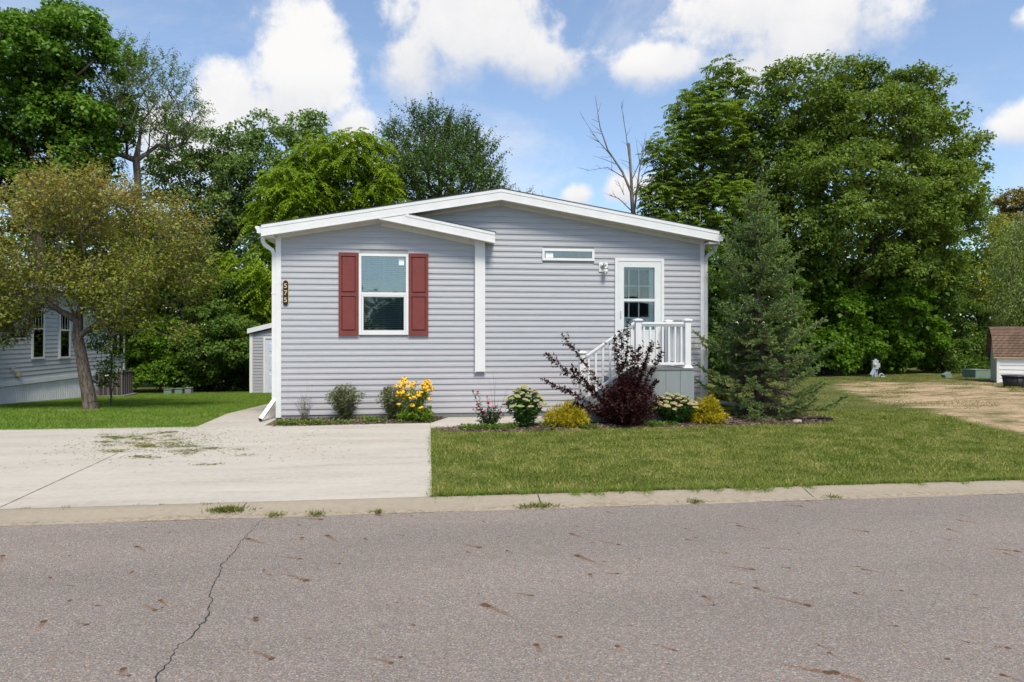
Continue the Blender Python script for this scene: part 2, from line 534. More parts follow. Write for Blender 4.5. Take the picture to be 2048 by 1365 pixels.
M['decktop'] = simple('grey_deck_board', (0.16, 0.165, 0.17), 0.7, 0.1, 8.0)
M['shingle'] = shingle_mat('dark_shingle', (0.055, 0.055, 0.058))
M['shingle_b'] = shingle_mat('brown_shingle', (0.145, 0.098, 0.072))
M['black'] = simple('black_plaque', (0.012, 0.011, 0.016), 0.4, 0.1)
M['gold'] = simple('pale_gold', (0.62, 0.50, 0.24), 0.4, 0.08, 20.0)
M['lantern'] = simple('brushed_nickel', (0.42, 0.42, 0.38), 0.35, 0.1, 30.0, 0.5, 0.7)
M['tan'] = simple('tan_wood', (0.48, 0.33, 0.16), 0.7, 0.1)
M['metal_grey'] = simple('galvanised_grey', (0.36, 0.40, 0.44), 0.5, 0.08, 10.0, 0.4, 0.1)
M['util_green'] = simple('utility_green', (0.15, 0.22, 0.185), 0.55, 0.08, 4.0)
M['orange'] = simple('orange_sticker', (0.50, 0.10, 0.03), 0.6, 0.1)
M['bin'] = simple('black_plastic', (0.022, 0.022, 0.025), 0.45, 0.15, 5.0)
M['ac'] = simple('taupe_metal', (0.15, 0.135, 0.135), 0.55, 0.12, 8.0)
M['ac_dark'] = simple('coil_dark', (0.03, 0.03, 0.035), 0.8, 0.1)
M['beige'] = simple('beige_plastic', (0.50, 0.43, 0.27), 0.6, 0.08)
M['rock'] = simple('tan_rock', (0.36, 0.29, 0.24), 0.9, 0.2, 20.0, bump=0.02, bscale=25.0)
M['sticker'] = simple('paper_sticker', (0.70, 0.78, 0.76), 0.8, 0.03)
M['skirt'] = simple('white_skirting', (0.70, 0.73, 0.76), 0.5, 0.06, 3.0)
M['bark_crab'] = bark_mat('crabapple_bark', (0.050, 0.042, 0.036), (0.21, 0.175, 0.145), 22.0)
M['bark_dark'] = bark_mat('dark_bark', (0.028, 0.024, 0.02), (0.105, 0.09, 0.075))
M['bark_grey'] = bark_mat('grey_bark', (0.07, 0.062, 0.055), (0.22, 0.20, 0.175))
M['bark_spruce'] = bark_mat('spruce_bark', (0.05, 0.038, 0.03), (0.16, 0.125, 0.10), 26.0)
M['twig'] = simple('twig_brown', (0.12, 0.085, 0.06), 0.9, 0.2, 20.0)
M['twig_red'] = simple('twig_red', (0.085, 0.035, 0.03), 0.8, 0.2, 20.0)
M['stem'] = simple('green_stem', (0.12, 0.18, 0.05), 0.7, 0.15, 20.0)

# ------------------------------------------------------------------ terrain


def gz(x, y):
    """height of the lawn; the street lies lower, the back yards fall away"""
    if y < -6.15:
        z = -0.13
    elif y < -1:
        z = -0.13 * (-1 - y) / 5.15
    elif y < 1:
        z = 0.0
    elif y < 13:
        z = -0.05 * (y - 1)
    else:
        z = max(-0.6 - (y - 13) * 0.02, -0.9)
    return z


def dirt_at(x, y):
    if y < 2.4:
        edge = 12.4 + 0.21 * (y + 2.05)
    else:
        edge = 13.3 + 0.55 * (y - 2.4)
    a = min(1.0, max(0.0, (x - edge) / 1.2 + 0.25))
    b = min(1.0, max(0.0, (y + 4.4) / 1.2))
    far = min(1.0, max(0.15, (20.0 - y) / 5.0))
    return 0.86 * a * b * far


def build_ground():
    xs = np.concatenate([np.array([-900, -400, -200, -110, -70, -45]), np.arange(-30, 60.1, 0.6), np.array([75, 100, 150, 250, 450, 900])])
    ys = np.concatenate([np.array([-500, -200, -90, -50, -30, -20, -15.2, -15.0, -14.5, -10, -6.5, -6.25, -6.15]), np.arange(-5.6, 30.1, 0.6), np.array([34, 40, 50, 70, 110, 200, 500, 1500])])
    V, D = [], []
    for y in ys:
        for x in xs:
            z = gz(x, y)
            if -15.1 < y < -6.2:
                z = -0.36
            elif y <= -15.1:
                z = -0.14
            if x > 14 and y > 2:
                z += 0.05 * math.sin(x * 1.3) * math.cos(y * 0.9) + 0.04 * math.sin(y * 2.1 + x)
            V.append((x, y, z))
            D.append(dirt_at(x, y))
    nx, ny = len(xs), len(ys)
    F = [(j * nx + i, j * nx + i + 1, (j + 1) * nx + i + 1, (j + 1) * nx + i) for j in range(ny - 1) for i in range(nx - 1)]
    o = big_mesh('ground', V, F, M['ground'], None, True)
    at = o.data.attributes.new('dirt', 'FLOAT', 'POINT')
    at.data.foreach_set('value', np.array(D, dtype=np.float32))
    tag(o, 'mown lawn and bare sandy soil around the houses', 'ground', kind='structure')


def sheet(name, poly, lift, mat, label, cat, step=0.5, thick=0.0):
    """ground-following sheet: poly is a convex x-y outline, cut along y"""
    ymin, ymax = min(p[1] for p in poly), max(p[1] for p in poly)
    ys = sorted(set([ymin, ymax] + [p[1] for p in poly] + list(np.arange(math.ceil(ymin / step) * step, ymax, step))))
    def span(y):
        xsr = []
        n = len(poly)
        for i in range(n):
            (x0, y0), (x1, y1) = poly[i], poly[(i + 1) % n]
            if min(y0, y1) - 1e-9 <= y <= max(y0, y1) + 1e-9:
                if abs(y1 - y0) < 1e-9:
                    xsr += [x0, x1]
                else:
                    xsr.append(x0 + (x1 - x0) * (y - y0) / (y1 - y0))
        return min(xsr), max(xsr)
    mb = MB()
    rows = [(y, *span(y)) for y in ys]
    vs, fs = [], []
    for y, a, b in rows:
        z = gz(0, y) + lift
        vs += [(a, y, z), (b, y, z), (a, y, z - 0.12), (b, y, z - 0.12)]
    for i in range(len(rows) - 1):
        p, q = 4 * i, 4 * (i + 1)
        fs += [(p, p + 1, q + 1, q), (p + 2, p, q, q + 2), (p + 1, p + 3, q + 3, q + 1)]
    fs += [(2, 3, 1, 0), (4 * len(rows) - 4, 4 * len(rows) - 3, 4 * len(rows) - 1, 4 * len(rows) - 2)]
    mb.add(vs, fs)
    return tag(mb.build(name, mat), label, cat, kind='structure')


build_ground()

# street, kerb, driveway, walks
mb = MB()
mb.add([(-300, -14.6, -0.18), (300, -14.6, -0.18), (300, -6.46, -0.18), (-300, -6.46, -0.18)], [(0, 1, 2, 3)])
road = tag(mb.build('road', M['asphalt']), 'weathered grey asphalt street with rust-stained stones', 'road', kind='structure')

mb = MB()
crack = [(1.26, -6.47), (1.24, -6.91), (1.23, -7.29), (1.25, -7.4), (1.25, -7.69), (1.25, -7.88), (1.3, -8.11), (1.31, -8.31), (1.33, -8.46), (1.39, -8.61), (1.41, -8.74), (1.46, -8.88),
         (1.45, -9.02), (1.46, -9.16), (1.42, -9.29), (1.43, -9.48), (1.43, -9.55), (1.43, -9.62), (1.45, -9.72), (1.49, -9.9), (1.46, -10.4), (1.52, -11)]
CR = crack
random.seed(3)
pts = []
for (a, b) in zip(CR[:-1], CR[1:]):
    k = max(2, int(math.dist(a, b) / 0.035))
    for i in range(k):
        f = i / k
        pts.append((a[0] + (b[0] - a[0]) * f + random.uniform(-0.012, 0.012), a[1] + (b[1] - a[1]) * f))
vs, fs = [], []
for i, (x, y) in enumerate(pts):
    w = random.uniform(0.0015, 0.0048) * (0.35 + 0.65 * min(1, i / 30))
    vs += [(x - w, y, -0.1772), (x + w, y, -0.1772)]
for i in range(len(pts) - 1):
    fs.append((2 * i, 2 * i + 2, 2 * i + 3, 2 * i + 1))
mb.add(vs, fs)
c = mb.build('crack', M['crack'], road)

mb = MB()
prof = [(-6.52, -0.19), (-6.46, -0.174), (-6.42, -0.170), (-6.36, -0.160), (-6.28, -0.138), (-6.21, -0.116), (-6.15, -0.108), (-6.10, -0.112), (-6.10, -0.3), (-6.52, -0.3)]
KX = [(-60 + 3.05 * i, -60 + 3.05 * (i + 1) - 0.012) for i in range(60)]
kerb = None
for (a, b) in KX:
    m1 = MB()
    m1.prism([(p[0], p[1]) for p in prof], 'x', a, b)
    if kerb is None:
        kerb = tag(m1.build('kerb', M['kerb']), 'rolled tan concrete kerb along the street edge', 'kerb', kind='structure')
    elif a < 20:
        m1.build('kerb_section', M['kerb'], kerb)
    else:
        m1.build('kerb_section', M['kerb'], kerb)

random.seed(21)
mb = MB()
vs, n = [], 900
for i in range(n + 1):
    x = -18 + 40 * i / n
    a = 0.045 + 0.03 * math.sin(x * 1.7) + 0.02 * math.sin(x * 5.3 + 1) + random.uniform(-0.014, 0.014)
    b = 0.012 + 0.012 * math.sin(x * 2.9) + random.uniform(-0.008, 0.010)
    y1 = -6.44 + max(0.012, a)
    z1 = -0.1715 + (max(0.0, y1 + 6.42) * 0.17)
    vs += [(x, -6.462 - max(0.0, b), -0.1765), (x, -6.44, -0.1695), (x, y1, z1 + 0.0035)]
fs = []
for i in range(n):
    p, q = 3 * i, 3 * i + 3
    fs += [(p, q, q + 1, p + 1), (p + 1, q + 1, q + 2, p + 2)]
mb.add(vs, fs)
mb.build('gutter_sand', simple('gutter_sand', (0.27, 0.225, 0.165), 0.95, 0.25, 22.0), kerb)

sheet('driveway', [(-16, -6.095), (2.9, -6.095), (2.9, -1.0), (0.17, -1.18), (-1.15, -1.10), (-16, -0.9)], 0.018, M['concrete'], 'pale concrete driveway in front of the house', 'driveway')
sheet('walkway', [(-1.16, -1.10), (-0.02, -1.175), (-0.02, 13.2), (-1.45, 13.2)], 0.014, M['concrete'], 'narrow concrete walk along the left side of the house', 'walkway')
sheet('entry_walk', [(2.905, -1.45), (5.7, -0.95), (5.7, -0.14), (3.25, -0.14), (2.905, -0.93)], 0.012, M['concrete'], 'short concrete walk from driveway to porch steps', 'walkway')
drv = bpy.data.objects['driveway']
mb = MB()
jp = [(-1.47, -3.3), (-1.452, -4.2), (-1.435, -5.2), (-1.417, -6.09)]
random.seed(8)
vs, fs = [], []
for i in range(60):
    f = i / 59 * 3
    k = min(2, int(f))
    x = jp[k][0] + (jp[k + 1][0] - jp[k][0]) * (f - k)
    y = jp[k][1] + (jp[k + 1][1] - jp[k][1]) * (f - k)
    w = random.uniform(0.004, 0.008)
    vs += [(x - w, y, gz(x, y) + 0.0205), (x + w, y, gz(x, y) + 0.0205)]
mb.add(vs, [(2 * i, 2 * i + 1, 2 * i + 3, 2 * i + 2) for i in range(59)])
mb.build('control_joint', M['joint'], drv)


def bed(name, outline, label, hump=0.05, seed=1):
    """mulched bed: fan of rings, humped"""
    rng = random.Random(seed)
    cx = sum(p[0] for p in outline) / len(outline)
    cy = sum(p[1] for p in outline) / len(outline)
    pts = []
    n = len(outline)
    for i in range(n):
        a, b = outline[i], outline[(i + 1) % n]
        k = max(1, int(math.dist(a, b) / 0.12))
        for j in range(k):
            f = j / k
            pts.append((a[0] + (b[0] - a[0]) * f + rng.uniform(-.025, .025), a[1] + (b[1] - a[1]) * f + rng.uniform(-.025, .025)))
    n = len(pts)
    rings = [1.0, 0.93, 0.8, 0.6, 0.35, 0.12]
    vs, fs = [], []
    for ri, r in enumerate(rings):
        for (x, y) in pts:
            X, Y = cx + (x - cx) * r, cy + (y - cy) * r
            vs.append((X, Y, gz(X, Y) + (-0.01 if ri == 0 else 0.008 + hump * (1 - r) ** 0.6 + rng.uniform(-.009, .012))))
    for ri in range(len(rings) - 1):
        for i in range(n):
            j = (i + 1) % n
            fs.append((ri * n + i, ri * n + j, (ri + 1) * n + j, (ri + 1) * n + i))
    fs.append(tuple((len(rings) - 1) * n + i for i in range(n)))
    mb = MB()
    mb.add(vs, fs)
    return tag(mb.build(name, M['mulch'], None, True), label, 'mulch bed', kind='structure')


BED_A = [(0.10, -0.13), (0.12, -1.13), (1.5, -1.07), (2.86, -0.96), (3.2, -0.13)]
BED_B = [(2.98, -1.50), (2.98, -1.86), (4.2, -2.02), (5.5, -1.88), (6.8, -1.82), (8.2, -1.74), (9.6, -1.80), (10.4, -1.55), (10.65, -1.0), (10.2, -0.45), (9.2, -0.1), (8.6, -0.2), (7.9, -0.9), (7.8, -1.25), (5.8, -1.25), (5.6, -1.0)]
bed('planting_bed', BED_A, 'narrow mulch bed under the shuttered window', 0.03, 1)
bed('planting_bed', BED_B, 'long mulch bed in front of the porch and spruce', 0.03, 2)
TREES = {
 'maple':((-12.1,15.54,-0.65),[(-12.99,16.0,12.42,2.37,2.02,2.08),(-11.69,16.01,13.29,1.78,1.51,1.48),(-13.84,16.53,10.55,2.18,1.85,1.98),(-11.63,16.28,11.17,1.48,1.68,1.98),(-13.21,16.42,8.71,2.57,2.19,1.58),(-11.0,15.96,9.07,1.09,0.92,1.09),(-14.43,14.47,10.81,2.37,2.52,2.97),(-12.18,15.51,13.85,0.89,0.76,0.89),(-11.31,15.81,14.13,0.69,0.59,0.69),(-13.41,16.09,6.62,2.18,1.85,1.58)]),
 'ash':((-10.0,17.3,-0.69),[(-10.06,17.82,13.27,1.06,0.9,1.06),(-8.44,16.51,12.0,1.27,1.08,1.17),(-7.61,16.97,10.93,0.96,0.9,1.06),(-9.09,16.67,11.09,1.7,1.44,1.27),(-10.49,17.41,10.54,1.06,1.26,1.49),(-8.19,17.18,10.23,1.17,0.99,0.74),(-10.24,16.83,12.46,0.85,0.9,1.06)]),
 'poplar1':((-8.35,21.13,-0.76),[(-8.31,20.67,10.41,1.33,1.13,1.09),(-9.29,20.89,8.77,1.33,1.23,1.45),(-7.57,21.64,8.98,1.21,1.44,1.69),(-8.31,21.74,7.01,1.93,1.64,1.69),(-8.81,20.49,5.38,1.69,1.44,1.45),(-7.24,21.3,10.13,0.85,0.82,0.97)]),
 'poplar2':((-4.75,20.69,-0.75),[(-5.12,20.29,11.18,1.02,0.86,0.92),(-3.21,20.64,11.3,0.97,0.82,0.85),(-4.09,19.79,9.61,1.81,1.54,1.33),(-5.52,20.05,8.21,1.21,1.54,1.81),(-4.21,21.49,7.79,1.93,1.64,1.69),(-6.05,20.34,6.12,1.45,1.23,1.45)]),
 'locust':((-2.2,17.35,-0.69),[(-0.73,16.76,9.62,1.21,1.03,0.88),(-2.0,18.16,9.27,1.43,1.21,1.21),(0.27,17.5,9.51,0.99,0.93,1.1),(-2.89,17.05,7.56,1.54,1.31,1.32),(-0.69,18.27,7.75,1.98,1.68,1.32),(-3.95,17.6,6.33,0.77,0.93,1.1),(0.85,17.12,8.22,0.66,0.84,0.99),(-3.88,17.28,3.99,0.77,1.31,1.54),(-5.49,18.22,4.05,0.88,0.93,1.1),(-4.55,17.89,2.26,1.1,1.12,1.32)]),
 'cherry':((3.43,20.69,-0.75),[(3.14,21.26,11.91,0.95,0.8,0.9),(3.94,21.28,11.11,1.37,1.16,1.12),(2.08,20.56,10.23,1.25,1.06,1.25),(5.03,20.31,10.26,1.12,0.95,0.95),(3.41,19.64,8.96,2.62,2.22,1.25),(5.5,20.07,8.86,0.87,0.74,0.62),(1.34,20.58,10.71,0.7,0.85,1.0),(2.44,20.73,12.02,0.37,0.53,0.62)]),
 'walnut':((18.66,24.88,-0.84),[(20.17,24.83,16.73,1.11,0.95,1.05),(21.07,24.14,16.22,0.73,0.62,0.59),(18.5,25.24,14.44,1.61,1.37,1.61),(19.64,24.33,13.61,2.2,1.87,1.76),(16.8,24.8,12.05,1.32,1.25,1.47),(19.05,25.84,11.19,2.64,2.24,2.05),(16.32,25.13,9.78,1.32,1.12,1.32),(19.89,24.2,8.81,2.34,1.99,2.05),(19.23,24.79,15.64,0.88,0.75,0.88),(16.77,25.54,8.39,1.76,1.49,1.17)]),
 'elm':((26.16,21.95,-0.78),[(23.87,21.11,14.56,2.09,1.77,1.39),(27.78,22.79,15.54,1.81,1.54,1.25),(29.67,20.63,14.04,1.53,1.3,1.34),(23.01,22.92,13.03,1.95,1.66,1.67),(26.54,23.0,13.18,2.64,2.25,1.81),(27.87,20.2,12.14,2.64,2.25,1.81),(32.58,21.79,12.48,1.81,1.54,1.67),(32.94,20.89,10.86,1.39,1.18,1.39),(23.8,22.47,10.27,2.51,2.13,1.95),(26.45,20.01,9.13,3.2,2.72,2.09),(30.57,20.11,8.85,2.37,2.01,2.09),(25.44,20.85,7.12,3.06,2.6,1.53),(22.33,23.33,9.85,1.67,1.66,1.95),(29.45,20.73,6.76,2.23,1.89,1.39),(32.84,21.56,8.06,1.39,1.18,1.39)]),
 'under1':((24.97,20.58,-0.75),[(25.91,21.57,4.62,2.14,1.82,1.2),(24.67,21.47,2.41,1.6,1.36,1.6),(26.11,20.14,2.91,1.6,1.36,1.34),(25.01,20.2,0.79,2.14,1.82,1.2),(27.39,20.33,1.05,1.6,1.36,1.07)]),
 'under2':((29.75,21.51,-0.77),[(29.33,22.16,4.98,1.81,1.54,1.25),(29.64,20.6,3.49,1.95,1.66,1.67),(30.22,22.12,1.3,2.23,1.89,1.53),(32.13,21.82,1.87,1.67,1.42,1.67),(31.3,21.92,5.26,1.39,1.18,1.39)]),
 'under3':((35.45,23.83,-0.82),[(34.2,23.14,4.82,1.5,1.79,2.1),(36.02,24.49,2.5,1.35,1.66,1.95),(34.04,23.34,7.2,1.35,1.15,1.35),(34.95,23.63,0.39,1.35,1.15,1.2)]),
 'under4':((22.31,20.4,-0.75),[(22.16,20.63,3.44,1.58,1.35,1.58),(23.35,21.21,1.04,1.85,1.57,1.58),(21.14,20.29,6.04,1.32,1.35,1.58),(23.74,20.9,5.08,1.32,1.12,1.05),(18.42,20.96,4.5,1.58,2.02,2.37),(17.48,20.69,1.06,1.32,1.35,1.58)]),
 'willow':((43.1,27.93,-0.9),[(41.88,27.82,6.6,1.18,1.43,1.68),(42.65,27.46,7.9,1.35,1.43,1.68),(41.77,27.32,3.89,1.52,1.72,2.02),(43.14,27.21,5.22,1.68,2.29,2.7),(41.96,28.3,1.91,1.01,1.43,1.68)]),
 'yellowtree':((45.7,33.66,-0.9),[(45.98,34.2,9.27,0.95,1.46,1.71),(45.7,33.19,6.47,1.14,1.62,1.9),(44.48,33.23,4.96,1.07,1.62,1.9),(46.34,34.37,2.72,1.33,1.94,2.29)]),
 'browntree':((56.42,42.42,-0.9),[(55.78,42.55,13.6,1.18,1.0,1.0),(56.69,42.18,12.41,1.82,1.54,1.82),(55.38,42.12,11.47,1.36,1.16,1.14),(56.37,42.64,9.3,1.82,1.93,2.27)]),
 'bush1':((-7.49,14.47,-0.63),[(-8.03,14.92,0.42,0.97,0.83,0.87),(-6.99,14.36,0.15,0.97,0.83,0.78),(-7.46,14.4,1.41,0.78,0.66,0.68)]),
 'bush2':((-5.52,14.74,-0.63),[(-5.93,14.26,0.82,0.99,0.84,0.99),(-5.49,15.28,-0.01,1.09,0.92,0.75),(-4.69,14.13,1.21,0.89,0.84,0.99),(-5.72,14.75,2.0,0.79,0.67,0.79)]),
 'bush3':((-7.62,17.01,-0.68),[(-8.02,17.58,3.11,1.27,1.08,1.06),(-8.5,16.69,3.9,0.96,1.08,1.27),(-6.87,17.21,3.74,1.06,0.9,1.06),(-5.87,17.31,3.11,0.96,0.81,0.96),(-5.12,16.84,0.53,0.85,1.08,1.27),(-9.03,17.55,2.24,1.06,0.9,1.06)]),
 'bush4':((-10.38,18.35,-0.71),[(-9.72,17.75,5.27,1.1,1.31,1.54),(-10.55,18.27,3.13,1.32,1.12,1.32),(-11.21,17.89,3.97,1.32,1.12,1.32),(-10.34,18.76,1.37,0.99,1.12,1.32)]),
 'sapling':((-4.99,4.6,-0.18),[(-5.16,4.53,1.49,0.35,0.37,0.44),(-4.94,4.58,0.93,0.27,0.32,0.37),(-5.14,4.75,0.48,0.22,0.23,0.27),(-4.87,4.69,1.61,0.25,0.32,0.37)]),
 'crab':((-4.92,3.38,-0.12),[(-5.28,4.42,4.57,1.74,1.48,0.98),(-6.25,3.46,3.92,1.39,1.18,0.98),(-3.3,3.17,4.16,1.04,0.89,0.81),(-7.88,4.06,3.39,1.16,0.98,0.93),(-5.58,3.42,2.94,1.74,1.48,0.69),(-3.63,2.9,2.92,1.27,1.08,0.75),(-2.77,3.06,3.81,0.52,0.54,0.64),(-4.98,2.84,4.86,1.27,1.08,0.49),(-6.67,3.46,2.42,0.93,0.79,0.52),(-4.66,3.93,2.4,0.98,0.84,0.52),(-3.22,3.56,2.68,0.69,0.59,0.52),(-2.75,3.18,3.13,0.41,0.49,0.58),(-6.29,3.55,4.8,0.69,0.59,0.46),(-7.0,3.48,1.96,0.81,0.69,0.35),(-3.07,2.84,1.96,0.64,0.54,0.35),(-4.17,3.16,1.9,0.46,0.39,0.25),(-2.42,3.19,2.9,0.32,0.37,0.44),(-7.95,4.16,2.21,0.93,0.79,0.52),(-2.48,3.03,4.21,0.32,0.31,0.37)]),
 'fartip':((9.51,36.07,-0.9),[(8.83,36.53,11.53,1.1,0.93,0.81),(9.75,36.47,11.17,1.28,1.09,0.73),(10.3,36.4,10.43,1.83,1.56,0.92)]),
}
DEAD = [
([(12.68,18.56,-1.31),(12.65,18.64,3.29),(12.65,18.48,7.14)],0.2,0.15),
([(12.68,18.56,7.15),(12.56,18.5,8.47),(12.17,18.61,9.45),(11.52,18.94,10.6),(11.15,18.97,11.69),(10.78,18.48,13.09)],0.13,0.012),
([(11.62,18.68,10.25),(10.98,18.81,11.03),(10.34,18.89,12.0)],0.04,0.01),
([(12.34,18.6,9.13),(11.46,18.72,9.69),(10.46,18.68,9.49)],0.04,0.01),
([(12.68,18.56,7.15),(12.58,18.56,9.32),(12.54,18.76,10.9)],0.14,0.08),
([(12.58,18.57,9.45),(12.37,18.68,11.29),(12.1,18.54,12.56)],0.05,0.01),
([(12.72,18.55,7.39),(12.99,18.59,9.47),(13.36,18.67,11.44)],0.09,0.012),
([(12.85,18.54,8.6),(13.48,18.56,9.96)],0.04,0.01),
([(12.68,18.56,7.51),(12.02,18.69,8.18),(11.6,18.98,8.42)],0.05,0.012),
([(12.24,18.61,8.36),(11.93,18.65,9.09)],0.03,0.01),
([(11.16,18.74,11.31),(10.59,18.71,11.43)],0.02,0.006),
([(13.01,18.52,9.81),(12.86,18.67,11.06)],0.03,0.008),
([(11.93,18.65,9.81),(11.23,18.79,10.12),(10.77,18.92,10.28)],0.025,0.007),
([(11.0,18.76,12.35),(11.14,18.64,12.8)],0.015,0.006),
([(12.63,18.56,9.09),(13.26,18.51,10.54),(13.53,18.55,11.17)],0.035,0.007),
]

# ------------------------------------------------------------------ the house
HX0, HX1, HL = 0.0, 8.47, 13.0
PK = 4.27                      # ridge x
E_ = 0.1143                    # siding exposure
Z0 = 0.08
OPEN = [(1.527, 2.476, 1.62, 3.19), (5.119, 6.184, 3.105, 3.342), (6.609, 7.638, 0.96, 3.172)]


def wall_top(x):
    return 4.235 - 0.171 * abs(x - PK)


house = thing('mobile_home', 'light grey sided single-storey home with red shutters and a white front door', 'house', (HX0, 0, 0))


def build_walls():
    # sheathing, cut in columns around the openings; carries the siding
    mb = MB()
    xs = sorted(set([0.03, PK, HX1 - 0.03] + [v for o in OPEN for v in o[:2]]))
    for a, b in zip(xs[:-1], xs[1:]):
        op = [o for o in OPEN if o[0] <= a + 1e-6 and o[1] >= b - 1e-6]
        za, zb = wall_top(a), wall_top(b)
        lo = 0.0
        for o in sorted(op, key=lambda o: o[2]):
            mb.prism([(a, lo), (b, lo), (b, o[2]), (a, o[2])], 'y', 0.004, 0.11)
            lo = o[3]
        mb.prism([(a, lo), (b, lo), (b, zb), (a, za)], 'y', 0.004, 0.11)
    wall = mb.build('wall', M['room'], house)
    # front courses, one vinyl course each
    n = int((4.24 - Z0) / E_) + 1
    for i in range(n):
        zb, zt = Z0 + i * E_, Z0 + (i + 1) * E_
        prof = [(zt + 0.004, 0.0045), (zb + 0.56 * E_, 0.0090), (zb + 0.42 * E_, 0.0140), (zb + 0.05 * E_, 0.0190), (zb, 0.0180), (zb + 0.001, 0.0042)]
        # x-limits per height under the rake
        def lim(z):
            h = (4.235 - z) / 0.171
            return (max(0.05, PK - h), min(HX1 - 0.04, PK + h))
        if zb > 4.225:
            break
        segs = [(-9, 99)]
        for (a, b, c, d) in OPEN:
            if zb < d - 0.01 and zt > c + 0.01:
                ns = []
                for (s, e) in segs:
                    if a > s:
                        ns.append((s, min(e, a + 0.012)))
                    if b < e:
                        ns.append((max(s, b - 0.012), e))
                segs = ns
        cut = []
        rj = random.Random(100 + i // 2)                # panels are two courses high
        j0 = rj.uniform(0.4, 3.3)
        joints = [j0, j0 + 3.66, j0 + 7.32]
        for (s, e) in segs:
            ed = [s] + [q for q in joints if s + 0.25 < q < e - 0.25] + [e]
            for q, (s1, e1) in enumerate(zip(ed[:-1], ed[1:])):
                cut.append((s1, e1 + (0.028 if e1 in joints else 0.0), q % 2))
        for (s, e, lay) in cut:
            mb = MB()
            vs, ok = [], True
            for (z, off) in prof:
                l, r = lim(min(z, 4.23))
                x0, x1 = max(s, l), min(e, r)
                if x1 < x0 + 0.005:
                    x1 = x0 + 0.005
                off += 0.0 if lay else 0.0016
                vs.append((x0, -off, min(z, 4.234)))
                vs.append((x1, -off, min(z, 4.234)))
            k = len(prof)
            fs = [(2 * j, 2 * j + 2, 2 * j + 3, 2 * j + 1) for j in range(k - 1)]
            mb.add(vs, fs)
            mb.build('siding_course', M['siding_low'] if i < 8 else M['siding'], wall)
    # small staggered butt joints of the courses
    rng = random.Random(4)
    # side and back walls (lapped in one sheet each)
    for name, x, sgn in (('side_wall', HX0 + 0.012, -1), ('side_wall', HX1 - 0.012, 1)):
        mb = MB()
        vs, fs = [], []
        z = Z0
        while z < 3.5:
            b = len(vs)
            for (zz, off) in ((z + 0.0005, 0.0), (z, 0.012), (z + E_, 0.0)):
                vs += [(x + sgn * off, 0.06, zz), (x + sgn * off, HL, zz)]
            fs += [(b, b + 1, b + 3, b + 2), (b + 2, b + 3, b + 5, b + 4)]
            z += E_
        mb.add(vs, fs)
        mb.box(min(x, x - sgn * 0.1), max(x - sgn * 0.002, x - sgn * 0.1), 0.12, HL, -0.6, 3.5)
        mb.build(name, M['siding'], house)
    mb = MB()
    mb.prism([(0.0, -0.7), (HX1, -0.7), (HX1, 3.5), (PK, 4.23), (0.0, 3.5)], 'y', HL - 0.1, HL + 0.004)
    mb.build('back_wall', M['siding'], house)
    mb = MB()
    mb.box(0.12, HX1 - 0.12, 0.12, HL - 0.12, 0.86, 0.95)
    mb.build('floor', M['room'], house)
    mb = MB()
    mb.box(0.12, HX1 - 0.12, 3.2, 3.25, 0.95, 3.45)
    mb.build('inner_wall', M['room'], house)
    mb = MB()
    mb.box(0.0, HX1, -0.004, 0.10, -0.2, Z0 + 0.003)
    mb.build('foundation_strip', M['found'], house)
    # corner posts
    for a, b in ((-0.028, 0.073), (8.417, 8.503)):
        mb = MB()
        mb.box(a, b, -0.03, 0.07, 0.035, 3.56)
        mb.build('corner_trim', M['white'], house, bevel=0.004)


def rake_piece(mb, x0, z0, x1, z1, h, ya, yb):
    """sloped board between two points: top edge z, height h"""
    mb.prism([(x0, z0 - h), (x1, z1 - h), (x1, z1), (x0, z0)], 'y', ya, yb)


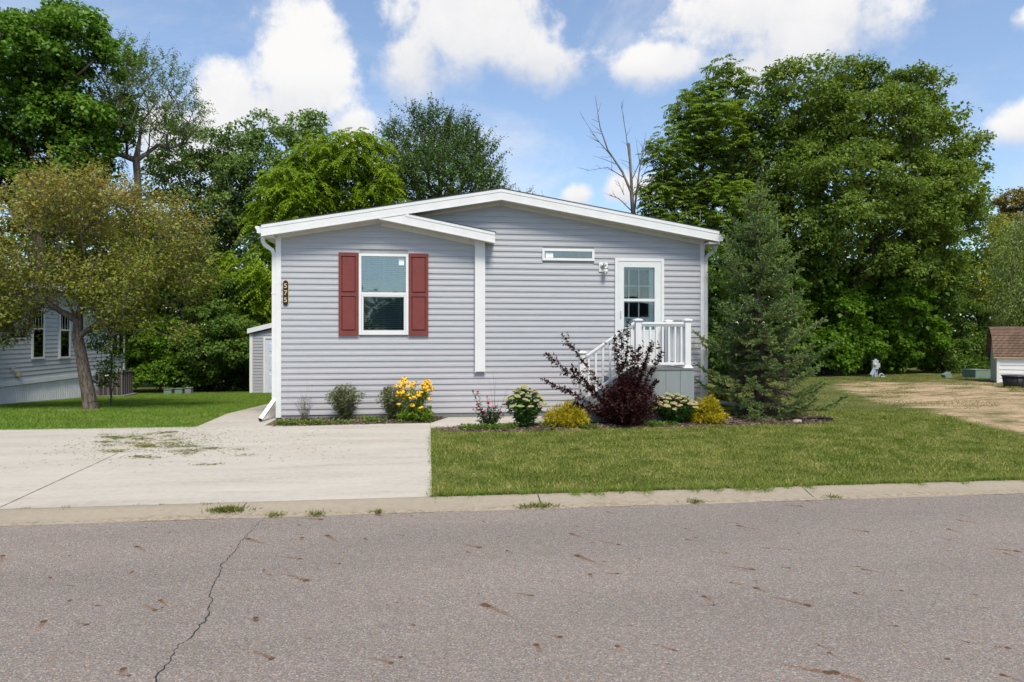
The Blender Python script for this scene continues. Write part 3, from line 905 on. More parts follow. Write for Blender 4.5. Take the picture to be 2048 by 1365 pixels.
def build_roof():
    L, P_, Rr = (-0.225, 3.672), (PK, 4.458), (8.69, 3.715)
    # shingled slabs
    mb = MB()
    for (a, b) in ((L, P_), (P_, Rr)):
        dz = 0.012
        s = -0.03 if a is L else 0.0
        e = 0.03 if b is Rr else 0.0
        mb.prism([(a[0] + s, a[1] - 0.002 + s * .17), (b[0] + e, b[1] - 0.002 - e * .17), (b[0] + e, b[1] + dz - e * .17), (a[0] + s, a[1] + dz + s * .17)], 'y', -0.335, HL + 0.3)
    roof = mb.build('roof', M['shingle'], house)
    mb = MB()
    mb.prism([(PK - 0.16, 4.44), (PK, 4.468), (PK + 0.16, 4.44), (PK + 0.16, 4.452), (PK, 4.481), (PK - 0.16, 4.452)], 'y', -0.338, HL + 0.3)
    mb.build('ridge_cap', M['shingle'], roof)
    # fascia boards with a stepped drip edge
    for a, b in ((L, P_), (P_, Rr)):
        mb = MB()
        rake_piece(mb, a[0], a[1] - 0.005, b[0], b[1] - 0.005, 0.200, -0.322, -0.30)
        f = mb.build('fascia', M['white'], house)
        mb = MB()
        rake_piece(mb, a[0], a[1] - 0.003, b[0], b[1] - 0.003, 0.062, -0.329, -0.3225)
        mb.build('drip_edge', M['white'], f)
        mb = MB()
        rake_piece(mb, a[0], a[1] - 0.196, b[0], b[1] - 0.196, 0.022, -0.327, -0.3225)
        mb.build('fascia_lip', M['white'], f)
        # vented soffit, one narrow panel after another
        k = 30
        mb = MB()
        rake_piece(mb, a[0] + (0.02 if a is L else 0), a[1] - 0.19, b[0], b[1] - 0.19, 0.012, -0.30, 0.0)
        s = mb.build('soffit', M['offwhite'], house)
        for i in range(k):
            t0, t1 = (i + 0.06) / k, (i + 0.94) / k
            x0, x1 = a[0] + (b[0] - a[0]) * t0, a[0] + (b[0] - a[0]) * t1
            z0, z1 = a[1] + (b[1] - a[1]) * t0, a[1] + (b[1] - a[1]) * t1
            mb = MB()
            rake_piece(mb, x0, z0 - 0.203, x1, z1 - 0.203, 0.005, -0.295, -0.028)
            mb.build('soffit_panel', M['offwhite'], s)
    # frieze boards on the wall below the soffit
    for a, b in (((0.02, wall_top(0.02)), (PK, wall_top(PK))), ((PK, wall_top(PK)), (8.45, wall_top(8.45)))):
        mb = MB()
        rake_piece(mb, a[0], a[1] + 0.05, b[0], b[1] + 0.05, 0.10, -0.027, -0.001)
        mb.build('frieze', M['offwhite'], house)
    # side eaves: boxed soffit and fascia along both long walls
    for x0, x1 in ((-0.222, 0.0), (8.472, 8.69)):
        mb = MB()
        mb.box(x0 + 0.004, x1 - 0.004, 0.0, HL, 3.455, 3.47)
        mb.build('eave_soffit', M['offwhite'], house)
        mb = MB()
        xx = x0 - 0.002 if x0 < 0 else x1
        mb.box(xx, xx + 0.012, -0.30, HL + 0.25, 3.45, 3.66)
        mb.build('eave_fascia', M['white'], house)
        mb = MB()
        mb.prism([(x0 + 0.01, 3.46), (x1 - 0.01, 3.46), (x1 - 0.01, 3.50), (x0 + 0.01, 3.50)], 'y', -0.297, 0.0)
        mb.build('eave_return', M['offwhite'], house)
    # decorative low gable on the left: only its right slope shows, as it turns down from the rake
    g = MB()
    gx0, gz0, gx1, gz1 = 1.93, 4.035, 4.145, 3.612
    rake_piece(g, gx0, gz0, gx1, gz1, 0.198, -0.318, -0.296)
    dg = g.build('small_gable_fascia', M['white'], house)
    g = MB()
    rake_piece(g, gx0 + 0.50, gz0 - 0.50 * 0.191, gx1 + 0.002, gz1, 0.060, -0.3255, -0.3185)
    g.build('drip_edge', M['white'], dg)
    g = MB()
    rake_piece(g, gx0, gz0 - 0.194, gx1 + 0.002, gz1 - 0.194, 0.022, -0.3245, -0.3185)
    g.build('fascia_lip', M['white'], dg)
    g = MB()
    rake_piece(g, gx0 + 0.56, gz0 + 0.006 - 0.56 * .191, gx1 + 0.02, gz1 + 0.006, 0.014, -0.331, -0.02)
    g.build('small_gable_roof', M['shingle'], house)
    g = MB()
    rake_piece(g, gx0 + 0.02, gz0 - 0.19, gx1 - 0.004, gz1 - 0.188, 0.012, -0.296, -0.018)
    sf = g.build('small_gable_soffit', M['offwhite'], house)
    for i in range(14):
        t0, t1 = (i + 0.06) / 14, (i + 0.94) / 14
        g = MB()
        rake_piece(g, gx0 + (gx1 - gx0) * t0, gz0 + (gz1 - gz0) * t0 - 0.203, gx0 + (gx1 - gx0) * t1, gz0 + (gz1 - gz0) * t1 - 0.203, 0.005, -0.29, -0.03)
        g.build('soffit_panel', M['offwhite'], sf)
    g = MB()
    rake_piece(g, gx1 - 0.03, gz1 - 0.004, gx1, gz1 - 0.006, 0.21, -0.295, -0.018)
    g.build('gable_end_board', M['white'], house)
    g = MB()
    rake_piece(g, 1.95, 3.833, 3.80, 3.478, 0.095, -0.0275, -0.0015)
    g.build('frieze', M['offwhite'], house)
    # pilaster: three-sided white column, open below
    g = MB()
    g.box(3.777, 3.965, -0.088, -0.070, 0.895, 3.60)
    g.box(3.777, 3.795, -0.0695, -0.004, 0.868, 3.60)
    g.box(3.947, 3.965, -0.0695, -0.004, 0.868, 3.60)
    g.box(3.770, 3.7768, -0.086, -0.004, 0.868, 3.60)
    g.box(3.9652, 3.972, -0.086, -0.004, 0.868, 3.60)
    g.build('pilaster', M['white'], house)
    # gutters and downspouts
    for s in (-1, 1):
        x = -0.226 if s < 0 else 8.704
        g = MB()
        pr = [(0, 3.515), (0, 3.640), (0.105, 3.648), (0.118, 3.62), (0.085, 3.57), (0.07, 3.515)]
        g.prism([(x + s * p[0], p[1]) for p in pr], 'y', -0.30, HL + 0.2)
        g.build('gutter', M['white'], house)
    g = MB()
    dx = -0.066
    g.tube([(-0.275, 0.02, 3.53), (-0.270, 0.02, 3.42), (-0.240, 0.02, 3.345), (-0.16, 0.02, 3.285), (-0.09, 0.02, 3.235), (dx, 0.02, 3.17), (dx, 0.02, 1.0), (dx, 0.02, 0.42),
            (dx - 0.004, 0.00, 0.36), (-0.215, -0.42, 0.055)], 0.036, 4, True, True)
    ds = g.build('downspout', M['white'], house)
    g = MB()
    g.tube([(-0.2155, -0.4215, 0.0536), (-0.2168, -0.4255, 0.051)], 0.030, 4, True, True)
    g.build('spout_mouth', M['crack'], ds)
    g = MB()
    g.box(dx - 0.045, dx + 0.045, -0.022, 0.06, 2.40, 2.42)
    g.build('strap', M['white'], ds)
    g = MB()
    dx = 8.545
    g.tube([(8.755, 0.02, 3.53), (8.752, 0.02, 3.43), (8.725, 0.02, 3.36), (8.65, 0.02, 3.30), (8.58, 0.02, 3.25), (dx, 0.02, 3.19), (dx, 0.02, 1.0), (dx, 0.02, 0.34), (dx + 0.03, 0.0, 0.28), (9.72, -0.1, 0.085)], 0.034, 4, True, True)
    g.build('downspout', M['white'], house)


def window(x0, x1, z0, z1, zmid, name='window'):
    g = MB()
    w = 0.048
    def ring(g, a, b, c, d, w, ya, yb):
        g.box(a, b, ya, yb, c, c + w)
        g.box(a, b, ya, yb, d - w, d)
        g.box(a, a + w, ya, yb, c + w, d - w)
        g.box(b - w, b, ya, yb, c + w, d - w)
    ring(g, x0, x1, z0, z1, w, -0.040, 0.05)
    win = g.build(name, M['vinyl'], house, bevel=0.003)
    return win, ring


def build_window():
    x0, x1, z0, z1 = OPEN[0]
    zm = 2.415
    win, ring = window(x0, x1, z0, z1, zm)
    g = MB()
    g.box(x0 + 0.046, x1 - 0.046, -0.030, 0.03, zm - 0.022, zm + 0.026)
    g.build('meeting_rail', M['vinyl'], win, bevel=0.003)
    g = MB()
    ring(g, x0 + 0.052, x1 - 0.052, z0 + 0.052, zm - 0.024, 0.028, -0.026, 0.02)
    g.build('lower_sash', M['vinyl'], win)
    g = MB()
    ring(g, x0 + 0.082, x1 - 0.082, z0 + 0.082, zm - 0.054, 0.010, -0.02, 0.0)
    g.build('sash_gasket', M['screen'], win)
    g = MB()
    g.box(x0 + 0.047, x1 - 0.047, 0.012, 0.016, zm + 0.02, z1 - 0.047)
    g.build('upper_pane', M['glass'], win)
    g = MB()
    g.box(x0 + 0.085, x1 - 0.085, -0.006, -0.002, z0 + 0.085, zm - 0.055)
    g.build('lower_pane', M['glass_dark'], win)
    # mini blind: tilted slats, ladder cords, bottom rail
    g = MB()
    z = z1 - 0.06
    while z > z0 + 0.10:
        Mx = Matrix.Translation((0, 0.062, z)) @ Matrix.Rotation(R(16), 4, 'X')
        g.box(x0 + 0.06, x1 - 0.06, -0.0165, 0.0165, -0.0022, 0.0022, Mx)
        z -= 0.038
    for xx in (0.2, 0.5, 0.83):
        X = x0 + (x1 - x0) * xx
        g.box(X - 0.003, X + 0.003, 0.036, 0.038, z0 + 0.07, z1 - 0.06)
    g.box(x0 + 0.06, x1 - 0.06, 0.045, 0.08, z0 + 0.06, z0 + 0.085)
    g.box(x0 + 0.055, x1 - 0.055, 0.04, 0.085, z1 - 0.06, z1 - 0.05)
    g.build('blind', M['blind'], win)
    g = MB()
    g.box(2.29, 2.39, 0.0095, 0.0115, 2.98, 3.12)
    g.build('sticker', M['sticker'], win)
    # shutters: frame, two raised panels
    for a, b in ((1.148, 1.520), (2.483, 2.862)):
        zz0, zz1 = 1.598, 3.208
        mid = 2.40
        g = MB()
        w = 0.048
        g.box(a, a + w, -0.050, -0.0225, zz0, zz1)
        g.box(b - w, b, -0.050, -0.0225, zz0, zz1)
        for c, d in ((zz0, zz0 + 0.10), (mid - 0.035, mid + 0.035), (zz1 - 0.07, zz1)):
            g.box(a + w, b - w, -0.050, -0.0225, c, d)
        sh = g.build('shutter', M['shutter'], house)
        for c, d in ((zz0 + 0.10, mid - 0.035), (mid + 0.035, zz1 - 0.07)):
            g = MB()
            i0, i1 = a + w, b - w
            s = 0.026
            yb, yf = -0.027, -0.044
            vs = [(i0, yb, c), (i1, yb, c), (i1, yb, d), (i0, yb, d), (i0 + .008, yb, c + .008), (i1 - .008, yb, c + .008), (i1 - .008, yb, d - .008), (i0 + .008, yb, d - .008),
                  (i0 + s, yf, c + s), (i1 - s, yf, c + s), (i1 - s, yf, d - s), (i0 + s, yf, d - s)]
            fs = [(0, 1, 5, 4), (1, 2, 6, 5), (2, 3, 7, 6), (3, 0, 4, 7), (4, 5, 9, 8), (5, 6, 10, 9), (6, 7, 11, 10), (7, 4, 8, 11), (8, 9, 10, 11)]
            g.add(vs, fs)
            g.build('raised_panel', M['shutter'], sh)
    # narrow fixed window
    x0, x1, z0, z1 = OPEN[1]
    win, ring = window(x0, x1, z0, z1, None, 'narrow_window')
    g = MB()
    g.box(x0 + 0.047, x1 - 0.047, -0.004, 0.0, z0 + 0.047, z1 - 0.047)
    g.build('pane', M['glass'], win)
    g = MB()
    g.box(5.19, 5.345, -0.0075, -0.005, 3.165, 3.275)
    g.build('sticker', M['sticker'], win)
    g = MB()
    g.lathe((5.57, 1.4, 3.37), [(0.02, -0.08), (0.13, -0.05), (0.16, 0.0), (0.02, 0.01)], 16)
    g.build('ceiling_light', M['sticker'], win, True)


def build_door():
    x0, x1, z0, z1 = OPEN[2]
    z0 = 1.0
    g = MB()
    t = 0.062
    g.box(x0, x0 + t, -0.042, 0.04, z0, z1)
    g.box(x1 - t, x1, -0.042, 0.04, z0, z1)
    g.box(x0 + t, x1 - t, -0.042, 0.04, z1 - t, z1)
    g.box(x0, x1, -0.055, 0.10, z0 - 0.06, z0)
    fr = g.build('door_frame', M['white'], house, bevel=0.003)
    # storm door leaf with one tall light
    a, b, c, d = x0 + t + 0.004, x1 - t - 0.004, z0 + 0.01, z1 - t - 0.004
    gx0, gx1, gz0, gz1 = 6.797, 7.437, 1.72, 2.99
    zm = 2.325
    g = MB()
    g.box(a, gx0, -0.034, 0.0, c, d)
    g.box(gx1, b, -0.034, 0.0, c, d)
    g.box(gx0, gx1, -0.034, 0.0, gz1, d)
    g.box(gx0, gx1, -0.034, 0.0, c, gz0)
    g.box(gx0, gx1, -0.031, -0.003, zm - 0.028, zm + 0.028)
    leaf = g.build('storm_door', M['door'], house)
    g = MB()
    g.box(gx0 - 0.01, gx1 + 0.01, -0.0375, -0.0345, gz0 - 0.022, gz0 - 0.004)
    g.box(gx0 - 0.012, gx0 - 0.003, -0.0375, -0.0345, gz0 - 0.004, gz1)
    g.box(gx1 + 0.003, gx1 + 0.012, -0.0375, -0.0345, gz0 - 0.004, gz1)
    g.build('light_bead', M['vinyl'], leaf)
    for (p, q, nm) in ((gz0, zm - 0.028, 'lower_pane'), (zm + 0.028, gz1, 'upper_pane')):
        g = MB()
        g.box(gx0, gx1, -0.016, -0.012, p, q)
        g.build(nm, M['glass_clear'], leaf)
    g = MB()
    g.tube([(6.733, -0.034, 2.12), (6.733, -0.068, 2.10), (6.733, -0.068, 1.98), (6.733, -0.034, 1.96)], 0.008, 8)
    g.box(6.720, 6.746, -0.0375, -0.0345, 1.86, 2.14)
    g.build('handle', M['vinyl'], leaf)
    # inner door behind it, with its nine-light window
    g = MB()
    ix0, ix1, iz0, iz1 = 6.70, 7.33, 1.95, 2.94
    g.box(x0 + t, ix0, 0.012, 0.05, z0, z1 - t)
    g.box(ix1, x1 - t, 0.012, 0.05, z0, z1 - t)
    g.box(ix0, ix1, 0.012, 0.05, iz1, z1 - t)
    g.box(ix0, ix1, 0.012, 0.05, z0, iz0)
    g.box(ix0, ix1, 0.012, 0.02, iz0, iz0 + 0.03)
    inn = g.build('inner_door', M['door_in'], house)
    g = MB()
    for k in (1, 2):
        X = ix0 + (ix1 - ix0) * k / 3
        g.box(X - 0.010, X + 0.010, 0.010, 0.026, iz0 + 0.03, iz1)
    for k in (1, 2):
        Z = iz0 + (iz1 - iz0) * k / 3
        g.box(ix0, ix1, 0.0105, 0.0255, Z - 0.009, Z + 0.009)
    g.build('grille', M['vinyl'], inn)
    g = MB()
    g.box(ix0, ix1, 0.036, 0.040, iz0, iz1)
    g.build('inner_pane', M['glass_dark'], inn)


def build_porch():
    p = thing('front_porch', 'small grey porch with white railings and steps at the front door', 'porch', (7.2, -0.6, 0))
    X0, X1, Y0, Y1, Z = 6.64, 7.80, -1.30, -0.06, 1.0
    # deck boards
    nb = 9
    for i in range(nb):
        a = Y0 + (Y1 - Y0) * i / nb
        b = Y0 + (Y1 - Y0) * (i + 1) / nb - 0.006
        g = MB()
        g.box(X0, X1, a, b, Z - 0.034, Z)
        g.build('deck_board', M['decktop'], p)
    g = MB()
    g.box(X0 + 0.02, X1 - 0.03, Y0 + 0.03, Y1, Z - 0.16, Z - 0.036)
    g.build('deck_frame', M['deckgrey'], p)
    # skirting boards, front and right side
    xs = [6.66, 6.945, 7.23, 7.505, 7.775]
    for a, b in zip(xs[:-1], xs[1:]):
        g = MB()
        g.box(a + 0.003, b - 0.003, Y0 + 0.012, Y0 + 0.028, 0.0, Z - 0.036)
        g.build('skirting_board', M['deckgrey'], p)
    ys = [Y0 + 0.03, -0.88, -0.47, Y1]
    for a, b in zip(ys[:-1], ys[1:]):
        g = MB()
        g.box(X1 - 0.04, X1 - 0.026, a + 0.003, b - 0.003, 0.0, Z - 0.036)
        g.build('skirting_board', M['deckgrey'], p)

    def post(x, y, z0, z1, w=0.055):
        g = MB()
        g.box(x - w, x + w, y - w, y + w, z0, z1 - 0.05)
        o = g.build('post', M['vinyl'], p, bevel=0.004)
        g = MB()
        k = w + 0.022
        prof = [(w + 0.003, 0), (w + 0.006, 0.012), (k - 0.004, 0.020), (k, 0.026), (k, 0.046), (k - 0.012, 0.056), (0.01, 0.070)]
        vs, fs = [], []
        for r, h in prof:
            vs += [(x - r, y - r, z1 - 0.075 + h), (x + r, y - r, z1 - 0.075 + h), (x + r, y + r, z1 - 0.075 + h), (x - r, y + r, z1 - 0.075 + h)]
        for i in range(len(prof) - 1):
            for j in range(4):
                fs.append((4 * i + j, 4 * i + (j + 1) % 4, 4 * i + 4 + (j + 1) % 4, 4 * i + 4 + j))
        fs.append(tuple(4 * (len(prof) - 1) + j for j in range(4)))
        fs.append((3, 2, 1, 0))
        g.add(vs, fs)
        g.build('post_cap', M['vinyl'], o)
        g = MB()
        prof = [(w + 0.034, 0), (w + 0.034, 0.012), (w + 0.018, 0.022), (w + 0.010, 0.040), (w + 0.002, 0.052)]
        vs, fs = [], []
        for r, h in prof:
            vs += [(x - r, y - r, z0 + h), (x + r, y - r, z0 + h), (x + r, y + r, z0 + h), (x - r, y + r, z0 + h)]
        for i in range(len(prof) - 1):
            for j in range(4):
                fs.append((4 * i + j, 4 * i + (j + 1) % 4, 4 * i + 4 + (j + 1) % 4, 4 * i + 4 + j))
        fs.append((3, 2, 1, 0))
        g.add(vs, fs)
        g.build('post_base', M['vinyl'], o)

    FL, FR, BR = (6.715, -1.215), (7.665, -1.215), (7.665, -0.20)
    post(*FL, Z, 1.93)
    post(*FR, Z, 1.93)
    post(*BR, Z, 1.93)
    NW = (5.66, -1.215)
    post(*NW, 0.2, 1.33)

    def rail(a, b, za, zb):
        """top and bottom rail with balusters between"""
        d = Vector((b[0] - a[0], b[1] - a[1], 0)).normalized()
        a3 = Vector((a[0], a[1], 0)) + d * 0.055
        b3 = Vector((b[0], b[1], 0)) - d * 0.055
        L = (b3 - a3).length
        n = Vector((-d.y, d.x, 0))
        def bar(off, h, w, nm):
            g = MB()
            vs = []
            for q, z in ((a3, za), (b3, zb)):
                for s in (-1, 1):
                    for hh in (0, h):
                        vs.append(q + n * (s * w) + Vector((0, 0, z + off + hh)))
            g.add(vs, [(0, 1, 3, 2), (4, 6, 7, 5), (0, 4, 5, 1), (2, 3, 7, 6), (1, 5, 7, 3), (0, 2, 6, 4)])
            return g.build(nm, M['vinyl'], p, bevel=0.006)
        bar(-0.045, 0.045, 0.042, 'top_rail')
        bar(-0.078, 0.032, 0.026, 'top_rail_fillet')
        bar(-0.80, 0.05, 0.024, 'bottom_rail')
        k = max(2, int(round(L / 0.128)))
        for i in range(k):
            f = (i + 0.5) / k
            q = a3 + (b3 - a3) * f
            z = za + (zb - za) * f
            g = MB()
            w = 0.0175
            zb_, zt_ = z - 0.76, z - 0.07
            vs = []
            sl = (zb - za) / L
            for s in (-1, 1):
                for u in (-1, 1):
                    pt = q + d * (s * w) + n * (u * w)
                    vs += [(pt.x, pt.y, zb_ + s * w * sl), (pt.x, pt.y, zt_ + s * w * sl)]
            g.add(vs, [(0, 1, 3, 2), (4, 6, 7, 5), (0, 4, 5, 1), (2, 3, 7, 6), (0, 2, 6, 4), (1, 5, 7, 3)])
            g.build('baluster', M['vinyl'], p)

    rail(FL, FR, 1.855, 1.855)
    rail(FR, BR, 1.855, 1.855)
    rail(NW, FL, 1.235, 1.875)
    # steps going down to the left
    for i in range(4):
        z = 0.2 * (4 - i)
        xb = 6.64 - 0.27 * i
        g = MB()
        g.box(xb - 0.29, xb - 0.002, -1.27, -0.12, z - 0.035, z)
        g.build('tread', M['decktop'], p)
        g = MB()
        g.box(xb - 0.27, xb - 0.252, -1.22, -0.14, z - 0.2, z - 0.036)
        g.build('riser', M['deckgrey'], p)
    for y in (-1.262, -0.13):
        g = MB()
        g.prism([(6.655, -0.02), (6.655, 0.97), (6.60, 0.97), (5.63, 0.245), (5.56, 0.17), (5.535, 0.06), (5.535, -0.02)], 'y', y - 0.018, y + 0.006)
        g.build('stringer', M['deckgrey'], p)


def build_small_wall_things():
    # house number plaque
    pl = thing('house_number_plaque', 'black oval plaque with gold house number 575 beside the left corner', 'plaque', (0.16, -0.02, 2.42))
    g = MB()
    x, z, w, h = 0.158, 2.418, 0.052, 0.245
    def oval(w, h, n=10):
        pts = []
        for i in range(n + 1):
            a = math.pi * i / n
            pts.append((x + w * math.cos(a), z + h - w + w * math.sin(a)))
        for i in range(n + 1):
            a = math.pi + math.pi * i / n
            pts.append((x + w * math.cos(a), z - h + w + w * math.sin(a)))
        return pts
    g.prism(oval(w, h), 'y', -0.036, -0.012)
    g.build('rim', M['gold'], pl)
    g = MB()
    g.prism(oval(w - 0.005, h - 0.005), 'y', -0.0395, -0.0365)
    g.build('face', M['black'], pl)
    for i, ch in enumerate('575'):
        cu = bpy.data.curves.new('digit', 'FONT')
        cu.body = ch
        cu.size = 0.125
        cu.align_x = 'CENTER'
        cu.align_y = 'CENTER'
        cu.offset = 0.001
        cu.extrude = 0.002
        tmp = bpy.data.objects.new('digit', cu)
        COL.objects.link(tmp)
        dg = bpy.context.evaluated_depsgraph_get()
        me = bpy.data.meshes.new_from_object(tmp.evaluated_get(dg))
        bpy.data.objects.remove(tmp)
        me.transform(Matrix.Translation((x, -0.0425, z + 0.135 - 0.135 * i)) @ Matrix.Rotation(R(90), 4, 'X'))
        me.materials.clear()
        me.materials.append(M['gold'])
        link('digit', me, pl)
    # lantern
    la = thing('wall_lantern', 'small nickel wall lantern on a white block left of the door', 'lantern', (6.37, -0.03, 2.96))
    g = MB()
    g.box(6.280, 6.462, -0.034, -0.012, 2.888, 3.074)
    g.build('mounting_block', M['vinyl'], la, bevel=0.006)
    g = MB()
    g.box(6.305, 6.437, -0.0375, -0.0345, 2.912, 3.05)
    g.build('inner_plate', M['white'], la)
    g = MB()
    def ydisc(cx, cz, prof, sides=14):
        vs, fs = [], []
        for r, y in prof:
            for j in range(sides):
                a = 2 * math.pi * j / sides
                vs.append((cx + r * math.cos(a), y, cz + r * math.sin(a)))
        for i in range(len(prof) - 1):
            for j in range(sides):
                k = (j + 1) % sides
                fs.append((i * sides + j, (i + 1) * sides + j, (i + 1) * sides + k, i * sides + k))
        fs.append(tuple((len(prof) - 1) * sides + j for j in range(sides)))
        g.add(vs, fs)
    ydisc(6.355, 3.0, [(0.052, -0.038), (0.050, -0.052), (0.03, -0.060), (0.0, -0.062)])
    g.tube([(6.355, -0.05, 3.0), (6.352, -0.10, 3.045), (6.365, -0.125, 3.06), (6.385, -0.13, 3.03), (6.39, -0.13, 2.985)], 0.009, 8)
    g.lathe((6.39, -0.13, 2.94), [(0.012, 0.055), (0.022, 0.045), (0.05, 0.02), (0.054, 0.0), (0.035, -0.004)], 12)
    g.lathe((6.39, -0.13, 2.845), [(0.008, -0.012), (0.032, 0.0), (0.034, 0.008), (0.01, 0.012)], 12)
    g.build('arm', M['lantern'], la, True)
    g = MB()
    g.lathe((6.39, -0.13, 2.855), [(0.028, 0.0), (0.045, 0.035), (0.046, 0.08)], 12)
    g.build('shade', M['sticker'], la, True)


build_walls()
build_roof()
build_window()
build_door()
build_porch()
build_small_wall_things()


# ------------------------------------------------------------------ neighbours, sheds, utilities
def lap_sheet(mb, p0, p1, z0, z1, e, nrm, depth=0.012, top=None):
    """lapped siding between two ground points; top(f) may slope the upper edge"""
    z = z0
    p0, p1, nv = Vector((*p0, 0)), Vector((*p1, 0)), Vector((*nrm, 0))
    while z < z1 - 0.005:
        zt = min(z + e, z1)
        a, b = 0.0, 1.0
        vs = [p0 + Vector((0, 0, z)) + nv * 0.0, p1 + Vector((0, 0, z)), p1 + Vector((0, 0, z)) + nv * depth, p0 + Vector((0, 0, z)) + nv * depth,
              p1 + Vector((0, 0, zt)), p0 + Vector((0, 0, zt))]
        mb.add(vs, [(0, 1, 2, 3), (3, 2, 4, 5)])
        z += e


def build_neighbour():
    x, y0, y1 = -8.5, -3.0, 13.75
    zs, zt = 0.33, 2.95
    h = thing('neighbour_house', 'blue-grey sided house with white skirting behind the crabapple tree', 'house', (-12.5, 5.4, -0.3))
    wins = [(7.68, 8.32, 0.90, 2.38), (9.14, 9.78, 0.87, 2.35), (12.66, 13.16, 0.84, 2.2), (13.16, 13.68, 0.84, 2.2), (3.6, 4.3, 0.92, 2.4)]
    mb = MB()
    mb.box(x - 8.2, x - 0.002, y0, y1, zs - 0.02, zt)
    mb.build('wall', M['siding_neigh'], h)
    mb = MB()
    lap_sheet(mb, (x, y0), (x, y1), zs, zt, 0.127, (1, 0), 0.02)
    mb.build('siding', M['siding_neigh'], h)
    mb = MB()
    mb.box(x - 8.1, x - 0.03, y0 + .05, y1 - .05, -0.9, zs - 0.02)
    n = int((y1 - y0) / 0.105)
    vs, fs = [], []
    for i in range(n + 1):
        yy = y0 + (y1 - y0) * i / n
        for k, off in ((0.0, 0.0), (0.35, 0.0), (0.45, 0.014), (0.9, 0.014)):
            Y = yy + k * (y1 - y0) / n
            if Y > y1:
                continue
            vs += [(x - 0.024 + off, Y, -0.85), (x - 0.024 + off, Y, zs - 0.10)]
    fs = [(2 * i, 2 * i + 2, 2 * i + 3, 2 * i + 1) for i in range(len(vs) // 2 - 1)]
    mb.add(vs, fs)
    mb.build('skirting', M['skirt'], h)
    mb = MB()
    mb.box(x - 0.03, x + 0.04, y0, y1, zs - 0.115, zs + 0.005)
    mb.build('skirting_rail', M['skirt'], h)
    mb = MB()
    mb.box(x - 0.05, x + 0.03, y1 - 0.08, y1 + 0.03, zs - 0.02, zt)
    mb.build('corner_trim', M['white'], h)
    for (a, b, c, d) in wins:
        mb = MB()
        t = 0.06
        mb.box(x + 0.003, x + 0.06, a, b, c, c + t)
        mb.box(x + 0.003, x + 0.06, a, b, d - t, d)
        mb.box(x + 0.003, x + 0.06, a, a + t, c + t, d - t)
        mb.box(x + 0.003, x + 0.06, b - t, b, c + t, d - t)
        mb.box(x + 0.003, x + 0.056, a + t, b - t, (c + d) / 2 + 0.12, (c + d) / 2 + 0.17)
        w = mb.build('window', M['vinyl'], h)
        mb = MB()
        mb.box(x + 0.040, x + 0.044, a + t, b - t, c + t, d - t)
        mb.build('pane', M['glass_dark'], w)
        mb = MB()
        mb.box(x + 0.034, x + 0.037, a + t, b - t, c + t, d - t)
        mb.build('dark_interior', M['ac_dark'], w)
        mb = MB()
        for k in range(1, 4):
            Y = a + (b - a) * k / 4
            mb.box(x + 0.046, x + 0.050, Y - 0.008, Y + 0.008, (c + d) / 2 + 0.17, d - t)
        mb.build('grille', M['vinyl'], w)
    mb = MB()
    mb.prism([(x + 0.35, zt), (x - 4.1, zt + 0.85), (x - 8.5, zt), (x - 8.5, zt + 0.14), (x - 4.1, zt + 0.99), (x + 0.35, zt + 0.14)], 'y', y0 - 0.3, y1 + 0.3)
    mb.build('roof', M['shingle'], h)
    mb = MB()
    mb.box(x + 0.35, x + 0.37, y0 - 0.3, y1 + 0.3, zt - 0.02, zt + 0.13)
    mb.build('fascia', M['white'], h)
    mb = MB()
    mb.box(x + 0.02, x + 0.11, 6.96, 7.10, 0.46, 0.56)
    mb.build('outlet_box', M['beige'], h)
    mb = MB()
    mb.box(x + 0.02, x + 0.07, 6.74, 6.84, 0.62, 0.76)
    mb.build('vent_hood', M['siding_neigh'], h)
    # cooling unit
    a = thing('air_conditioner', 'taupe square air conditioning unit on a pad beside the blue-grey house', 'air conditioner', (-8.0, 11.9, -0.53))
    zb = gz(0, 11.9)
    mb = MB()
    mb.box(-8.48, -7.50, 11.4, 12.4, zb - 0.05, zb + 0.07)
    mb.build('pad', M['found'], a)
    mb = MB()
    mb.box(-8.36, -7.64, 11.52, 12.28, zb + 0.075, zb + 0.84)
    mb.build('coil', M['ac_dark'], a)
    for i in range(20):
        z = zb + 0.10 + i * 0.036
        mb = MB()
        mb.box(-8.385, -7.615, 11.495, 12.305, z, z + 0.014)
        mb.build('louvre', M['ac'], a)
    for i in range(6):
        for yy in (11.485, 12.297):
            X = -8.39 + i * 0.148
            mb = MB()
            mb.box(X, X + 0.04, yy, yy + 0.018, zb + 0.07, zb + 0.84)
            mb.build('corner_strip', M['ac'], a)
    for i in range(1, 5):
        Y = 11.485 + i * 0.16
        mb = MB()
        mb.box(-7.622, -7.604, Y, Y + 0.04, zb + 0.07, zb + 0.84)
        mb.build('corner_strip', M['ac'], a)
    mb = MB()
    mb.box(-8.41, -7.59, 11.47, 12.33, zb + 0.845, zb + 0.89)
    mb.lathe((-8.0, 11.9, zb + 0.89), [(0.33, 0), (0.33, 0.03), (0.30, 0.035), (0.05, 0.03)], 20)
    mb.build('top', M['ac'], a)
    mb = MB()
    mb.box(-8.20, -8.04, 11.472, 11.484, zb + 0.73, zb + 0.78)
    mb.build('badge', M['sticker'], a)
    mb = MB()
    mb.tube([(-8.40, 11.6, zb + 0.45), (-8.46, 11.35, zb + 0.55), (-8.48, 11.1, zb + 0.45), (-8.47, 10.95, zb + 0.25), (-8.48, 10.8, zb + 0.2)], 0.025, 8)
    mb.build('hose', M['black'], a)


